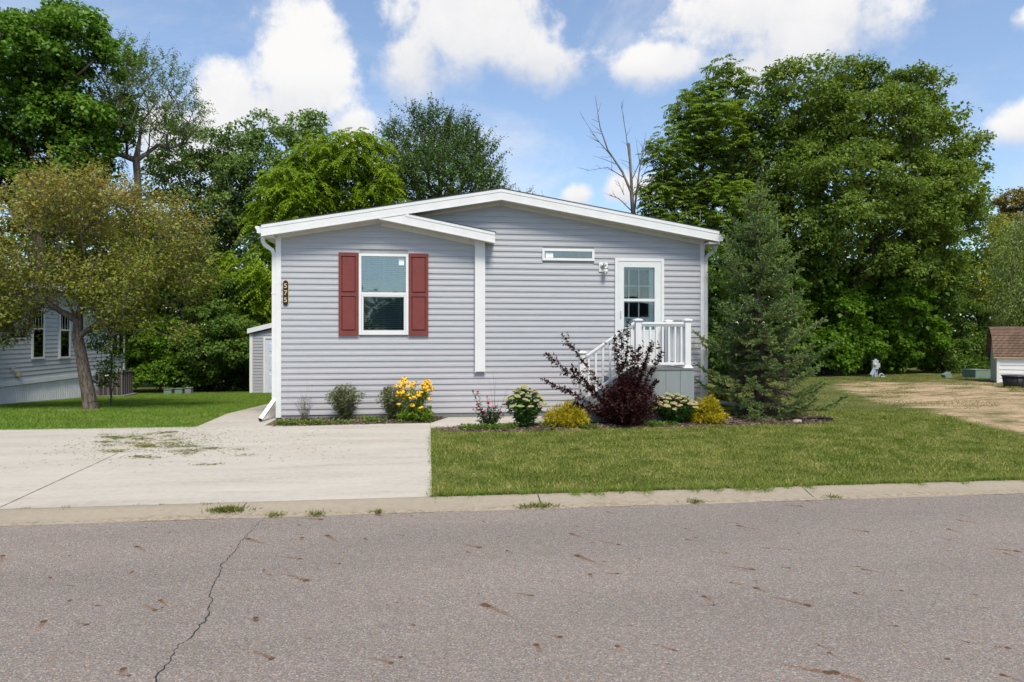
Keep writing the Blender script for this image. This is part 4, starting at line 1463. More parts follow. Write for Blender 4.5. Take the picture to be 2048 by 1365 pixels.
def build_back_shed():
    s = thing('garden_shed', 'small grey lean-to shed with a pale blue door behind the left side of the house', 'shed', (-2.4, 14.4, -0.6))
    X0, X1, Y0, Y1, zb = -3.80, -0.9, 13.2, 16.2, -0.62
    zl, zr = 1.62, 2.35
    mb = MB()
    mb.prism([(X0 + .01, zb), (X1, zb), (X1, zr), (X0 + .01, zl)], 'y', Y0 + 0.02, Y1)
    mb.build('wall', M['siding_back'], s)
    mb = MB()
    z = zb + 0.04
    dx0, dx1, dzt = -3.24, -2.32, 1.46
    e = 0.1143
    def xl(zz):
        return X0 + 0.04 if zz < zl - .02 else X0 + 0.04 + (zz - zl + .02) / (zr - zl) * (X1 - X0)
    while z < zr - 0.05:
        zt = z + e
        spans = [(None, dx0 - 0.06), (dx1 + 0.06, X1)] if z < dzt + 0.04 else [(None, X1)]
        for a, b in spans:
            a0, a1 = (xl(z), xl(zt)) if a is None else (a, a)
            if a0 < b and a1 < b:
                mb.add([(a0, Y0 + 0.018, z), (b, Y0 + 0.018, z), (b, Y0 + 0.004, z), (a0, Y0 + 0.004, z), (b, Y0 + 0.018, zt), (a1, Y0 + 0.018, zt)], [(0, 3, 2, 1), (3, 5, 4, 2)])
        z += e
    mb.build('siding', M['siding_back'], s)
    mb = MB()
    mb.box(X0 - 0.02, X0 + 0.09, Y0 - 0.01, Y0 + 0.1, zb, zl + 0.02)
    mb.build('corner_trim', M['white'], s)
    mb = MB()
    rake_piece(mb, X0 - 0.08, zl + 0.20, X1 + 0.1, zr + 0.24, 0.17, Y0 - 0.12, Y0 - 0.09)
    mb.build('fascia', M['white'], s)
    mb = MB()
    rake_piece(mb, X0 - 0.06, zl + 0.212, X1 + 0.1, zr + 0.252, 0.18, Y0 - 0.09, Y1 + 0.1)
    mb.build('roof', M['offwhite'], s)
    mb = MB()
    mb.box(dx0 - 0.075, dx0, Y0 - 0.03, Y0 + 0.03, zb + 0.02, dzt + 0.07)
    mb.box(dx1, dx1 + 0.075, Y0 - 0.03, Y0 + 0.03, zb + 0.02, dzt + 0.07)
    mb.box(dx0, dx1, Y0 - 0.03, Y0 + 0.03, dzt, dzt + 0.07)
    mb.build('door_frame', M['white'], s)
    mb = MB()
    mb.box(dx0, dx1, Y0 + 0.0, Y0 + 0.017, zb + 0.02, dzt)
    d = mb.build('door', M['dblue'], s)
    for (a, b) in ((dx0 + .13, dx0 + .41), (dx0 + .51, dx1 - .13)):
        for (c, e2) in ((zb + .2, zb + .75), (zb + .87, zb + 1.45), (zb + 1.57, zb + 1.92)):
            mb = MB()
            mb.add([(a, Y0 - .0005, c), (b, Y0 - .0005, c), (b, Y0 - .0005, e2), (a, Y0 - .0005, e2), (a + .03, Y0 - 0.012, c + .03), (b - .03, Y0 - 0.012, c + .03), (b - .03, Y0 - 0.012, e2 - .03), (a + .03, Y0 - 0.012, e2 - .03)],
                   [(0, 1, 5, 4), (1, 2, 6, 5), (2, 3, 7, 6), (3, 0, 4, 7), (4, 5, 6, 7)])
            mb.build('door_panel', M['dblue'], d)


def build_right_lot():
    # barn shed, gambrel roof, side wall facing us
    s = thing('barn_shed', 'white lapped barn shed with brown gambrel roof at the right edge', 'shed', (29.35, 15.5, -0.66))
    s.rotation_euler[2] = R(-36)
    zb = gz(0, 15.5) - 0.02
    x0, x1, y0, y1 = 29.35, 33.1, 15.5, 18.4
    zt = 0.52
    mb = MB()
    mb.box(x0 + .02, x1, y0 + .02, y1, zb, zt)
    mb.prism([(y0 + .02, zt), (y1, zt), (y1 - .55, zt + 1.05), ((y0 + y1) / 2, zt + 1.45), (y0 + .55, zt + 1.05)], 'x', x0 + .02, x0 + .06)
    mb.build('wall', M['siding_white'], s)
    mb = MB()
    lap_sheet(mb, (x0, y0), (x1, y0), zb + 0.05, zt, 0.2, (0, -1), 0.022)
    mb.build('siding', M['siding_white'], s)
    mb = MB()
    mb.box(x0 - .05, x0 + .05, y0 - .04, y0 + .06, zb, zt)
    mb.build('corner_trim', M['white'], s)
    mb = MB()
    mb.box(x0 - .18, x1 + .1, y0 - .13, y0 - .1, zt - .02, zt + .09)
    mb.build('fascia', M['tan'], s)
    ym = (y0 + y1) / 2
    # lapped shingle rows on the two near slopes
    rf = None
    def rows(a, b, n, base):
        for i in range(n):
            f0, f1 = i / n, (i + 1) / n
            pa = (a[0] + (b[0] - a[0]) * f0, a[1] + (b[1] - a[1]) * f0)
            pb = (a[0] + (b[0] - a[0]) * f1, a[1] + (b[1] - a[1]) * f1)
            m1 = MB()
            m1.prism([(pa[0] - 0.01, pa[1] - 0.02), (pa[0] - 0.02, pa[1] + 0.012), (pb[0], pb[1] + 0.004), (pb[0] + .01, pb[1] - .02)], 'x', x0 - 0.2, x1 + 0.12)
            m1.build('shingle_row', M['shingle_b'], base)
    m0 = MB()
    m0.prism([(y0 - .12, zt + .06), (y0 + .50, zt + 1.02), (ym, zt + 1.44), (y1 - .50, zt + 1.02), (y1 + .12, zt + .06), (y1 + .12, zt + .01), (y1 - .46, zt + .92), (ym, zt + 1.36), (y0 + .46, zt + .92), (y0 - .12, zt + .01)], 'x', x0 - .19, x1 + .11)
    rf = m0.build('roof', M['shingle_b'], s)
    rows((y0 - .13, zt + .075), (y0 + .50, zt + 1.035), 8, rf)
    rows((y0 + .50, zt + 1.04), (ym, zt + 1.46), 6, rf)

    # meter pedestal
    mx, my = 26.0, 20.6
    D = 1.0
    mx, my = 27.2, 21.3
    zb = gz(0, my) + 0.0
    p = thing('meter_pedestal', 'grey electric meter pedestal on posts beyond the bare soil', 'pedestal', (mx, my, zb))
    g = MB()
    for dx in (-0.15, 0.10):
        g.box(mx + dx, mx + dx + 0.05, my, my + .06, zb - .1, zb + .42)
    g.box(mx + 0.0, mx + 0.14, my + .03, my + .09, zb - .1, zb + 1.02)
    g.build('post', M['metal_grey'], p)
    g = MB()
    g.box(mx - 0.17, mx + 0.16, my - .08, my + .06, zb + .46, zb + .95)
    bx = g.build('meter_box', M['metal_grey'], p, bevel=0.01)
    g = MB()
    g.lathe((0, 0, 0), [(0.09, 0), (0.09, 0.05), (0.06, 0.08), (0.01, 0.085)], 14)
    g.v = [(mx - 0.06 + v[0], my - .081 - v[2], zb + .72 + v[1]) for v in g.v]
    g.build('meter', M['beige'], bx)
    g = MB()
    g.box(mx + 0.165, mx + 0.27, my - .05, my + .05, zb + .56, zb + .80)
    g.build('side_box', M['metal_grey'], p)
    g = MB()
    g.box(-0.10, 0.10, -0.012, 0.012, -0.17, 0.17, Matrix.Translation((mx - 0.20, my - .09, zb + .30)) @ Matrix.Rotation(R(30), 4, 'Y'))
    g.build('cover_plate', M['metal_grey'], p)
    g = MB()
    pts = [(mx + .36 + .15 * math.cos(a), my - .02, zb + .02 + .20 * math.sin(a)) for a in [math.pi * i / 8 for i in range(9)]]
    g.tube(pts, 0.03, 8)
    g.tube([(mx + .28, my - .1, zb + .03), (mx + .5, my - .12, zb + .045)], 0.035, 8)
    g.build('cable_loop', M['metal_grey'], p)
    # utility cabinet
    x, y, w, d, hh_ = 31.69, 19.95, 0.87, 0.92, 0.46
    zz = gz(0, 19.6)
    c = thing('utility_cabinet', 'low green utility cabinet with an orange sticker left of the barn shed', 'utility cabinet', (x + w / 2, y, zz))
    g = MB()
    g.box(x, x + w, y - d / 2, y + d / 2, zz - .06, zz + hh_ - .03)
    g.build('body', M['util_green'], c, bevel=0.012)
    g = MB()
    g.box(x - .012, x + w + .012, y - d / 2 - .014, y + d / 2 + .012, zz + hh_ - .029, zz + hh_)
    g.build('lid', M['util_green'], c, bevel=0.006)
    for k in range(3):
        g = MB()
        g.box(x - .010, x - .002, y - d / 2 + .02 + k * .3, y - d / 2 + .28 + k * .3, zz + .02, zz + hh_ - .06)
        g.build('side_panel', M['util_green'], c)
    g = MB()
    g.box(x + .40, x + .54, y - d / 2 - .005, y - d / 2 - .001, zz + hh_ - .14, zz + hh_ - .09)
    g.build('warning_sticker', M['orange'], c)
    c = thing('cable_pedestal', 'small tilted green cable pedestal left of the utility cabinet', 'pedestal', (30.35, 19.9, -.73))
    zz = gz(0, 19.6)
    Mx = Matrix.Translation((30.35, 19.9, zz + .1)) @ Matrix.Rotation(R(-24), 4, 'Y')
    g = MB()
    g.box(-0.19, 0.19, -.15, .15, -.18, .14, Mx)
    g.build('body', M['util_green'], c, bevel=0.02)
    g = MB()
    g.box(-0.2, 0.2, -.16, .16, .145, .18, Mx)
    g.build('cap', M['util_green'], c, bevel=0.015)
    # black tub at the frame edge
    bx, by = 26.45, 11.5
    zz = gz(0, by)
    t = thing('plastic_tub', 'black ribbed plastic tub standing on bare soil at the right edge', 'tub', (bx, by, zz))
    g = MB()
    g.lathe((bx, by, zz - .02), [(0.36, 0), (0.42, 0.45), (0.40, 0.45), (0.34, 0.06)], 24)
    b = g.build('body', M['bin'], t, True)
    g = MB()
    g.lathe((bx, by, zz + .43), [(0.40, 0), (0.46, 0), (0.47, 0.02), (0.45, 0.05), (0.41, 0.05)], 24)
    g.build('rim', M['bin'], t, True)
    for i in range(12):
        a = 2 * math.pi * i / 12
        g = MB()
        g.tube([(bx + .37 * math.cos(a), by + .37 * math.sin(a), zz), (bx + .425 * math.cos(a), by + .425 * math.sin(a), zz + .42)], 0.015, 5)
        g.build('rib', M['bin'], t)
    # two little pedestals on the left wood edge
    for x, y, w, h, mt, lab in ((-6.75, 13.35, 0.28, 0.17, 'util_green', 'smallest green cable box, leftmost of the three by the wood'), (-6.32, 13.2, 0.26, 0.20, 'util_green', 'low green cable box between a smaller green and a grey one'), (-6.02, 13.3, 0.22, 0.22, 'found', 'dark grey cable box right of the two paler boxes')):
        zz = gz(0, y)
        c = thing('cable_box', lab, 'cable box', (x, y, zz), 'cable boxes by the wood on the left')
        g = MB()
        g.prism([(y - .14, zz - .05), (y - .14, zz + h - .05), (y - .10, zz + h), (y + .14, zz + h), (y + .14, zz - .05)], 'x', x - w / 2, x + w / 2)
        g.build('body', M[mt], c, bevel=0.01)
        g = MB()
        g.box(x - w / 2 - .012, x + w / 2 + .012, y - .155, y + .15, zz + h + .001, zz + h + .022)
        g.build('lid', M[mt], c)


def build_stones():
    def rock(x, y, r, seed, lab):
        rng = random.Random(seed)
        g = MB()
        vs, fs = [], []
        n, m = 9, 6
        for i in range(m + 1):
            th = math.pi * i / m
            for j in range(n):
                a = 2 * math.pi * j / n
                k = r * (1 + rng.uniform(-.16, .16))
                vs.append((x + k * math.sin(th) * math.cos(a), y + .8 * k * math.sin(th) * math.sin(a), gz(x, y) + .02 + .55 * k * math.cos(th)))
        for i in range(m):
            for j in range(n):
                fs.append((i * n + j, (i + 1) * n + j, (i + 1) * n + (j + 1) % n, i * n + (j + 1) % n))
        g.add(vs, fs)
        tag(g.build('rock', M['rock'], None, True), lab, 'rock')
    rock(9.66, -1.56, 0.095, 1, 'tan fist-sized rock lying in the mulch by the spruce')
    g = MB()
    g.tube([(10.05, -1.30, 0.02), (10.3, -1.28, 0.035), (10.52, -1.30, 0.02)], 0.02, 6)
    tag(g.build('bed_edging', M['black'], None, True), 'short black plastic edging strip right of the spruce', 'edging')
    g = MB()
    g.box(-5.42, -5.08, 2.9, 3.06, gz(0, 3.0) - 0.05, gz(0, 3.0) + 0.022)
    tag(g.build('flat_stone', M['rock'], None), 'flat brown stone in the grass left of the crabapple trunk', 'stone')


build_neighbour()
build_back_shed()
build_right_lot()
build_stones()


# ------------------------------------------------------------------ vegetation
def unit(a):
    return a / np.maximum(np.linalg.norm(a, axis=1, keepdims=True), 1e-9)


def leaf_arrays(P, Dv, N, L, Wd, fold=0.18, droop=0.12):
    """one folded leaf (two triangles) per point"""
    n = len(P)
    L = np.broadcast_to(np.asarray(L, dtype=float).reshape(-1, 1), (n, 1))
    Wd = np.broadcast_to(np.asarray(Wd, dtype=float).reshape(-1, 1), (n, 1))
    Dv = unit(Dv)
    S = unit(np.cross(Dv, N))
    U = np.cross(S, Dv)
    mid = P + Dv * L * 0.42
    V = np.stack([P, mid + S * Wd * 0.5 + U * Wd * fold, P + Dv * L - U * L * droop, mid - S * Wd * 0.5 + U * Wd * fold], axis=1).reshape(-1, 3)
    i = np.arange(n, dtype=np.int32)[:, None] * 4
    F = np.concatenate([i + np.array([[0, 2, 1]]), i + np.array([[0, 3, 2]])], axis=1).reshape(-1, 3)
    return V, F


def join(parts):
    Vs, Fs, b = [], [], 0
    for V, F in parts:
        Vs.append(V)
        Fs.append(F + b)
        b += len(V)
    return np.concatenate(Vs), np.concatenate(Fs)


def seg_tubes(A, B, ra, rb, sides=5):
    """many tapered tubes at once: A,B (n,3), radii (n,)"""
    n = len(A)
    d = unit(B - A)
    ref = np.where(np.abs(d[:, 2:3]) < 0.9, np.array([[0, 0, 1.0]]), np.array([[0, 1.0, 0]]))
    s = unit(np.cross(d, ref))
    u = np.cross(s, d)
    ang = 2 * np.pi * np.arange(sides) / sides
    ca, sa = np.cos(ang)[None, :, None], np.sin(ang)[None, :, None]
    ring = s[:, None, :] * ca + u[:, None, :] * sa
    VA = A[:, None, :] + ring * ra[:, None, None]
    VB = B[:, None, :] + ring * rb[:, None, None]
    V = np.concatenate([VA, VB], axis=1).reshape(-1, 3)
    j = np.arange(sides)
    k = (j + 1) % sides
    q = np.stack([j, k, k + sides, j + sides], axis=1)
    F = (np.arange(n)[:, None, None] * 2 * sides + q[None]).reshape(-1, 4)
    return V, F.astype(np.int32)


def grow(base, trunk_pts, tips, r_trunk, rng, rmin=0.012, bias=0.25, bend=0.1, expo=0.5, slant=0.6, minz=None):
    """joins every tip to the nearest wood already grown; thickness by the number of tips carried"""
    nodes = [np.array(p, dtype=float) for p in trunk_pts]
    parent = [-1] + list(range(len(nodes) - 1))
    plen = [0.0]
    for i in range(1, len(nodes)):
        plen.append(plen[-1] + np.linalg.norm(nodes[i] - nodes[i - 1]))
    c = np.array(trunk_pts[-1])
    order = np.argsort(np.linalg.norm((tips - np.array(trunk_pts[len(trunk_pts) // 2])) * np.array([1, 1, 0.8]), axis=1))
    for t in order:
        p = tips[t]
        NA = np.array(nodes)
        d = np.linalg.norm(NA - p, axis=1)
        below = np.maximum(0, NA[:, 2] - p[2])            # branches rarely run downwards
        hd = np.hypot(NA[:, 0] - p[0], NA[:, 1] - p[1])
        cost = d + bias * np.array(plen) + 1.2 * below + slant * np.maximum(0, 0.7 * hd - (p[2] - NA[:, 2]))
        cost[0] += 2.0
        if minz is not None:
            cost = cost + np.where(NA[:, 2] < minz, 6.0, 0.0)
        k = int(np.argmin(cost))
        q = nodes[k]
        L = np.linalg.norm(p - q)
        last = k
        if L > 0.5:
            m = max(1, min(4, int(L / 0.7)))
            for i in range(1, m + 1):
                f = i / (m + 1)
                w = q + (p - q) * f + rng.normal(0, bend * L * 0.35, 3) * np.array([1, 1, .6]) + np.array([0, 0, -0.10 * L * f * (1 - f)])
                nodes.append(w)
                parent.append(last)
                plen.append(plen[last] + np.linalg.norm(w - nodes[last]))
                last = len(nodes) - 1
        nodes.append(p)
        parent.append(last)
        plen.append(plen[last] + np.linalg.norm(p - nodes[last]))
    n = len(nodes)
    load = np.zeros(n)
    for i in range(n - 1, 0, -1):
        load[i] += 1.0
        load[parent[i]] += load[i]
    rad = np.maximum(rmin, r_trunk * (load / load[1]) ** expo)
    NA = np.array(nodes)
    idx = np.arange(1, n)
    par = np.array(parent)[1:]
    ra = np.minimum(rad[par], rad[idx] * 1.5)
    nt = len(trunk_pts)
    for i in range(1, nt):
        ra[i - 1] = rad[parent[i]]
    ra[0] = rad[1] * 1.25
    return NA[par], NA[idx], ra, rad[idx]


def clump_centres(lobes, n, gap, rng, shell=0.45):
    """points spread through the lobes, denser towards their skins, kept apart"""
    lob = np.array(lobes)
    w = (lob[:, 3] * lob[:, 5] + lob[:, 3] * lob[:, 4] + lob[:, 4] * lob[:, 5])
    w = w / w.sum()
    out = np.zeros((0, 3))
    tries = 0
    while len(out) < n and tries < n * 14:
        tries += 1
        k = rng.choice(len(lob), p=w)
        d = rng.normal(size=3)
        d /= np.linalg.norm(d)
        r = shell + (1 - shell) * rng.random() ** 0.6
        p = lob[k, :3] + d * lob[k, 3:6] * r
        if len(out) and np.min(np.linalg.norm(out - p, axis=1)) < gap:
            continue
        out = np.vstack([out, p])
    return out


def bough_centres(lobes, nb, per, rb, rng, shell=0.55, flat=0.7):
    """rounded boughs near the crown's skin, each with its own cap of small clumps; returns clump centres and outward directions"""
    lob = np.array(lobes)
    cen = (lob[:, :3] * (lob[:, 3] * lob[:, 5])[:, None]).sum(0) / (lob[:, 3] * lob[:, 5]).sum()
    bc = clump_centres(lobes, nb, rb * 0.75, rng, shell)
    nb = len(bc)
    out = unit(unit(bc - cen) * np.array([1, 1, .6]) + np.array([0, 0, .75]))
    n = nb * per
    d = unit(rng.normal(size=(n, 3)))
    o = np.repeat(out, per, 0)
    dot = (d * o).sum(1, keepdims=True)
    d = unit(np.where(dot < -0.25, d - 2 * dot * o, d))
    r = rng.uniform(.72, 1.0, (n, 1)) * np.repeat(rb * rng.uniform(.7, 1.25, nb), per)[:, None]
    return np.repeat(bc, per, 0) + d * r * np.array([1, 1, flat]), d, bc


def cap_leaves(C, O, nl, R_, L, W, rng, droop=0.3):
    n = len(C) * nl
    c, o = np.repeat(C, nl, 0), np.repeat(O, nl, 0)
    d = unit(rng.normal(size=(n, 3)))
    P = c + d * (rng.random((n, 1)) ** .45) * R_ * np.array([1, 1, .65])
    Dv = o * np.array([1, 1, .3]) * .8 + rng.normal(0, .65, (n, 3)) + np.array([0, 0, -droop])
    N = o * .8 + np.array([0, 0, .7]) + rng.normal(0, .5, (n, 3))
    s = rng.uniform(.65, 1.25, n)
    return leaf_arrays(P, Dv, N, L * s, W * s)


def sprays(C, ns, nl, ln, L, W, rng, cen, up=0.7):
    """leafy shoots that point outwards and up from every clump"""
    n = len(C) * ns
    c = np.repeat(C, ns, 0) + rng.normal(0, .18, (n, 3))
    d = unit(unit(c - cen) * .8 + rng.normal(0, .45, (n, 3)) + np.array([0, 0, up]))
    l = ln * rng.uniform(.6, 1.25, n)
    parts = []
    for i in range(nl):
        f = (i + .5) / nl
        p = c + d * (l * f)[:, None] + np.array([0, 0, -.12]) * (l * f * f)[:, None] + rng.normal(0, .03, (n, 3))
        side = unit(np.cross(d, rng.normal(size=(n, 3))))
        parts.append(leaf_arrays(p, side * .9 + d * .5 + np.array([0, 0, -.25]), np.array([0, 0, 1.0]) + rng.normal(0, .5, (n, 3)), L * (1.1 - .4 * f) * rng.uniform(.7, 1.2, n), W * (1.1 - .4 * f)))
    return join(parts), (c, c + d * l[:, None])


def clump_leaves(C, nl, R_, flat, L, W, rng, droop=0.35, spread=0.6, up=1.0):
    """leaves round each clump centre"""
    n = len(C) * nl
    c = np.repeat(C, nl, axis=0)
    rr = np.repeat(R_ * rng.uniform(0.7, 1.3, len(C)), nl)[:, None]
    d = unit(rng.normal(size=(n, 3)))
    r = rng.random((n, 1)) ** 0.42
    P = c + d * r * rr * np.array([1, 1, flat])
    Dv = d * np.array([1, 1, 0.4]) + rng.normal(0, spread, (n, 3)) + np.array([0, 0, -droop])
    N = np.array([0, 0, up]) + d * 0.8 + rng.normal(0, 0.6, (n, 3))
    s = rng.uniform(0.65, 1.25, n)
    return leaf_arrays(P, Dv, N, L * s, W * s)


def fronds(C, nf, nl, flen, L, W, rng, sag=0.5):
    """compound leaves: arching stalks with paired leaflets, drooping"""
    n = len(C) * nf
    c = np.repeat(C, nf, axis=0) + rng.normal(0, 0.16, (n, 3))
    a = rng.random(n) * 2 * np.pi
    tilt = rng.uniform(-0.15, 0.55, n)
    d0 = np.stack([np.cos(a), np.sin(a), tilt], axis=1)
    d0 = unit(d0)
    side = unit(np.cross(d0, np.array([0, 0, 1.0])))
    fl = flen * rng.uniform(0.7, 1.25, n)
    parts = []
    for i in range(nl):
        f = (i + 1) / nl
        pos = c + d0 * (fl * f)[:, None] + np.array([0, 0, -1.0]) * (sag * fl * f * f)[:, None]
        tang = unit(d0 + np.array([0, 0, -2 * sag * f]))
        for s in (-1, 1):
            Dv = side * s * 0.9 + tang * 0.45 + np.array([0, 0, -0.42]) + rng.normal(0, 0.16, (n, 3))
            N = np.array([0, 0, 1.0]) + d0 * 0.3 + rng.normal(0, 0.25, (n, 3))
            parts.append(leaf_arrays(pos, Dv, N, L * (1.05 - 0.35 * f) * rng.uniform(.8, 1.15, n), W))
    return join(parts)


def trunk_line(base, top, lean=(0, 0), k=5, rng=None, wob=0.12):
    b, t = np.array(base, dtype=float), np.array(top, dtype=float)
    pts = []
    for i in range(k + 1):
        f = i / k
        p = b + (t - b) * f + np.array([lean[0], lean[1], 0]) * math.sin(math.pi * f)
        if 0 < i:
            p[:2] += rng.normal(0, wob, 2)
        pts.append(p)
    pts[0][2] -= 0.15
    return pts


def tree(kind, name, label, cat, leaf, bark, n, gap, nl, R_, flat, L, W, r_trunk, seed, group=None, top=None, style='clump', shell=0.45, frond=None, droop=0.35, twigs=0, rmin=0.012, base=None, bias=0.25, spread=0.6, y_shift=0.0, k=5, wob=0.12, bough=None, spray=None, slant=0.6, scale=1.0, fill=0):
    b, lobes = TREES[kind]
    rng = np.random.default_rng(seed)
    lobes = [(b[0] + (l[0] - b[0]) * scale, l[1] + y_shift, b[2] + (l[2] - b[2]) * scale, *[r * scale for r in l[3:]]) for l in lobes]
    b = base or (b[0], b[1] + y_shift, b[2])
    tp = thing(name, label, cat, b, group)
    O = None
    if style == 'bough':
        C, O, bc = bough_centres(lobes, n, bough[0], bough[1], rng, shell, flat)
        tips = np.concatenate([bc, C[::3]])
    else:
        C = clump_centres(lobes, n, gap, rng, shell)
        tips = C
    lob = np.array(lobes)
    if top is None:
        w = lob[:, 3] * lob[:, 5]
        cen = (lob[:, :3] * w[:, None]).sum(0) / w.sum()
        top = (cen[0] * 0.6 + b[0] * .4, cen[1] * .6 + b[1] * .4, cen[2] + 0.2 * (lob[:, 2].max() - cen[2]))
    tr = trunk_line(b, top, (0, 0), k, rng, wob)
    A, B, ra, rb = grow(b, tr, tips, r_trunk, rng, rmin, bias, slant=slant)
    V, F = seg_tubes(A, B, ra, rb, 6)
    cen_ = np.array([b[0], b[1], lob[:, 2].min()])
    if style == 'spray':
        SP, (sa_, sb_) = sprays(C, spray[0], spray[1], spray[2], L, W, rng, cen_, spray[3])
        V, F = join([(V, F), seg_tubes(sa_, sb_, np.full(len(sa_), rmin * .7), np.full(len(sa_), rmin * .3), 3)])
    if twigs:
        m = len(C) * twigs
        cc = np.repeat(C, twigs, axis=0)
        e = cc + unit(rng.normal(size=(m, 3)) + np.array([0, 0, .3])) * R_ * rng.uniform(.6, 1.1, (m, 1))
        V2, F2 = seg_tubes(cc, e, np.full(m, rmin * .8), np.full(m, rmin * .3), 3)
        # triangles and quads differ only in the ring size, both stay quads
        V, F = join([(V, F), (V2, F2)])
    big_mesh('trunk', V, F, bark, tp, True)
    if style == 'frond':
        V, F = fronds(C, frond[0], frond[1], frond[2], L, W, rng, frond[3])
    elif style == 'bough':
        V, F = cap_leaves(C, O, nl, R_, L, W, rng, droop)
    elif style == 'spray':
        V, F = SP
    else:
        V, F = clump_leaves(C, nl, R_, flat, L, W, rng, droop, spread)
    if fill:
        C2 = clump_centres(lobes, fill, 0.6, rng, 0.1)
        V, F = join([(V, F), clump_leaves(C2, 34, 0.9, 0.7, L * 1.5, W * 1.7, rng)])
    big_mesh('crown', V, F, leaf, tp)
    return tp


LM = {}
LM['maple'] = leaf_mat('maple_leaf', [(0.030, 0.075, 0.012), (0.045, 0.105, 0.016), (0.062, 0.135, 0.020), (0.085, 0.165, 0.026)], 0.35, gain=1.8, tint=(1.08, 1.0, 0.72))
LM['ash'] = leaf_mat('ash_leaf', [(0.045, 0.085, 0.028), (0.065, 0.11, 0.035), (0.085, 0.135, 0.045)], 0.35, gain=2.0, tint=(1.08, 1.03, 0.66))
LM['poplar'] = leaf_mat('poplar_leaf', [(0.040, 0.080, 0.026), (0.062, 0.115, 0.036), (0.10, 0.16, 0.06)], 0.3, 0.38, gain=2.1, tint=(1.12, 1.0, 0.85))
LM['locust'] = leaf_mat('locust_leaf', [(0.095, 0.165, 0.010), (0.135, 0.215, 0.012), (0.19, 0.265, 0.016)], 0.45, gain=1.3)
LM['cherry'] = leaf_mat('cherry_leaf', [(0.030, 0.066, 0.018), (0.042, 0.088, 0.022), (0.062, 0.115, 0.03)], 0.3, 0.4, gain=1.8, tint=(1.08, 1.0, 0.85))
LM['walnut'] = leaf_mat('walnut_leaf', [(0.050, 0.100, 0.018), (0.070, 0.130, 0.022), (0.098, 0.165, 0.030)], 0.38, gain=1.85, tint=(1.15, 1.0, 0.7))
LM['elm'] = leaf_mat('elm_leaf', [(0.040, 0.078, 0.018), (0.060, 0.108, 0.022), (0.085, 0.138, 0.030), (0.11, 0.158, 0.045)], 0.34, clump=0.5, big=0.35, gain=1.85, tint=(1.1, 1.0, 0.72))
LM['under'] = leaf_mat('understory_leaf', [(0.045, 0.105, 0.010), (0.065, 0.145, 0.014), (0.095, 0.185, 0.020)], 0.42, gain=1.4, tint=(1.05, 1.0, 0.7))
LM['shade'] = leaf_mat('wood_edge_leaf', [(0.030, 0.065, 0.014), (0.045, 0.092, 0.018), (0.070, 0.125, 0.028)], 0.36, gain=1.75, tint=(1.1, 1.0, 0.75))
LM['willow'] = leaf_mat('willow_leaf', [(0.085, 0.125, 0.055), (0.11, 0.155, 0.07), (0.14, 0.185, 0.09)], 0.3, gain=2.0, tint=(1.08, 1.03, 0.66))
LM['yellow'] = leaf_mat('yellow_green_leaf', [(0.12, 0.165, 0.022), (0.17, 0.205, 0.028), (0.23, 0.25, 0.04)], 0.4, gain=1.35)
LM['brown'] = leaf_mat('bronze_leaf', [(0.10, 0.085, 0.03), (0.14, 0.11, 0.04), (0.13, 0.135, 0.04)], 0.3, gain=1.8)
LM['crab'] = leaf_mat('crabapple_leaf', [(0.075, 0.092, 0.012), (0.095, 0.112, 0.016), (0.115, 0.125, 0.020), (0.130, 0.132, 0.030), (0.150, 0.140, 0.042), (0.135, 0.105, 0.050), (0.19, 0.175, 0.085), (0.26, 0.13, 0.04)], 0.34, 0.5, 0.55, 0.25, gain=1.75, tint=(0.97, 1.08, 0.8), zg=(1.8, 5.0, 0.27))
LM['spruce'] = leaf_mat('spruce_needle', [(0.045, 0.085, 0.050), (0.062, 0.110, 0.065), (0.085, 0.135, 0.085), (0.12, 0.145, 0.075)], 0.12, 0.5, 1.2, gain=2.0, tint=(1.12, 1.05, 0.55))
LM['nine'] = leaf_mat('ninebark_leaf', [(0.022, 0.007, 0.009), (0.034, 0.011, 0.013), (0.055, 0.018, 0.018), (0.085, 0.026, 0.02)], 0.2, 0.38, 3.0)
LM['goldm'] = leaf_mat('gold_thread', [(0.34, 0.31, 0.012), (0.50, 0.43, 0.016), (0.64, 0.54, 0.03), (0.72, 0.60, 0.12)], 0.3, gain=0.88)
LM['sage'] = leaf_mat('sage_leaf', [(0.095, 0.145, 0.065), (0.135, 0.19, 0.095), (0.175, 0.22, 0.125), (0.13, 0.10, 0.06)], 0.3, gain=1.35)
LM['sedum'] = leaf_mat('sedum_leaf', [(0.045, 0.115, 0.022), (0.065, 0.155, 0.032), (0.095, 0.195, 0.045)], 0.25, 0.4)
LM['rud'] = leaf_mat('rudbeckia_leaf', [(0.09, 0.17, 0.015), (0.13, 0.22, 0.02), (0.19, 0.29, 0.03)], 0.35)
LM['rose'] = leaf_mat('rose_leaf', [(0.035, 0.065, 0.025), (0.055, 0.085, 0.035), (0.085, 0.075, 0.045)], 0.25, 0.4)
LM['weed'] = leaf_mat('weed_leaf', [(0.09, 0.17, 0.02), (0.13, 0.22, 0.03), (0.17, 0.26, 0.04)], 0.35)
LM['lawn'] = leaf_mat('lawn_blade', [(0.035, 0.060, 0.010), (0.085, 0.130, 0.020), (0.135, 0.180, 0.034), (0.19, 0.20, 0.055), (0.33, 0.285, 0.13)], 0.3, 0.6, 2.2, 0.30, gain=1.45, tint=(1.0, 1.0, 0.92))
LM['lawn_green'] = leaf_mat('lawn_blade_green', [(0.060, 0.120, 0.014), (0.080, 0.150, 0.018), (0.105, 0.175, 0.024), (0.17, 0.19, 0.05)], 0.3, 0.6, 1.8, 0.3, gain=1.75)
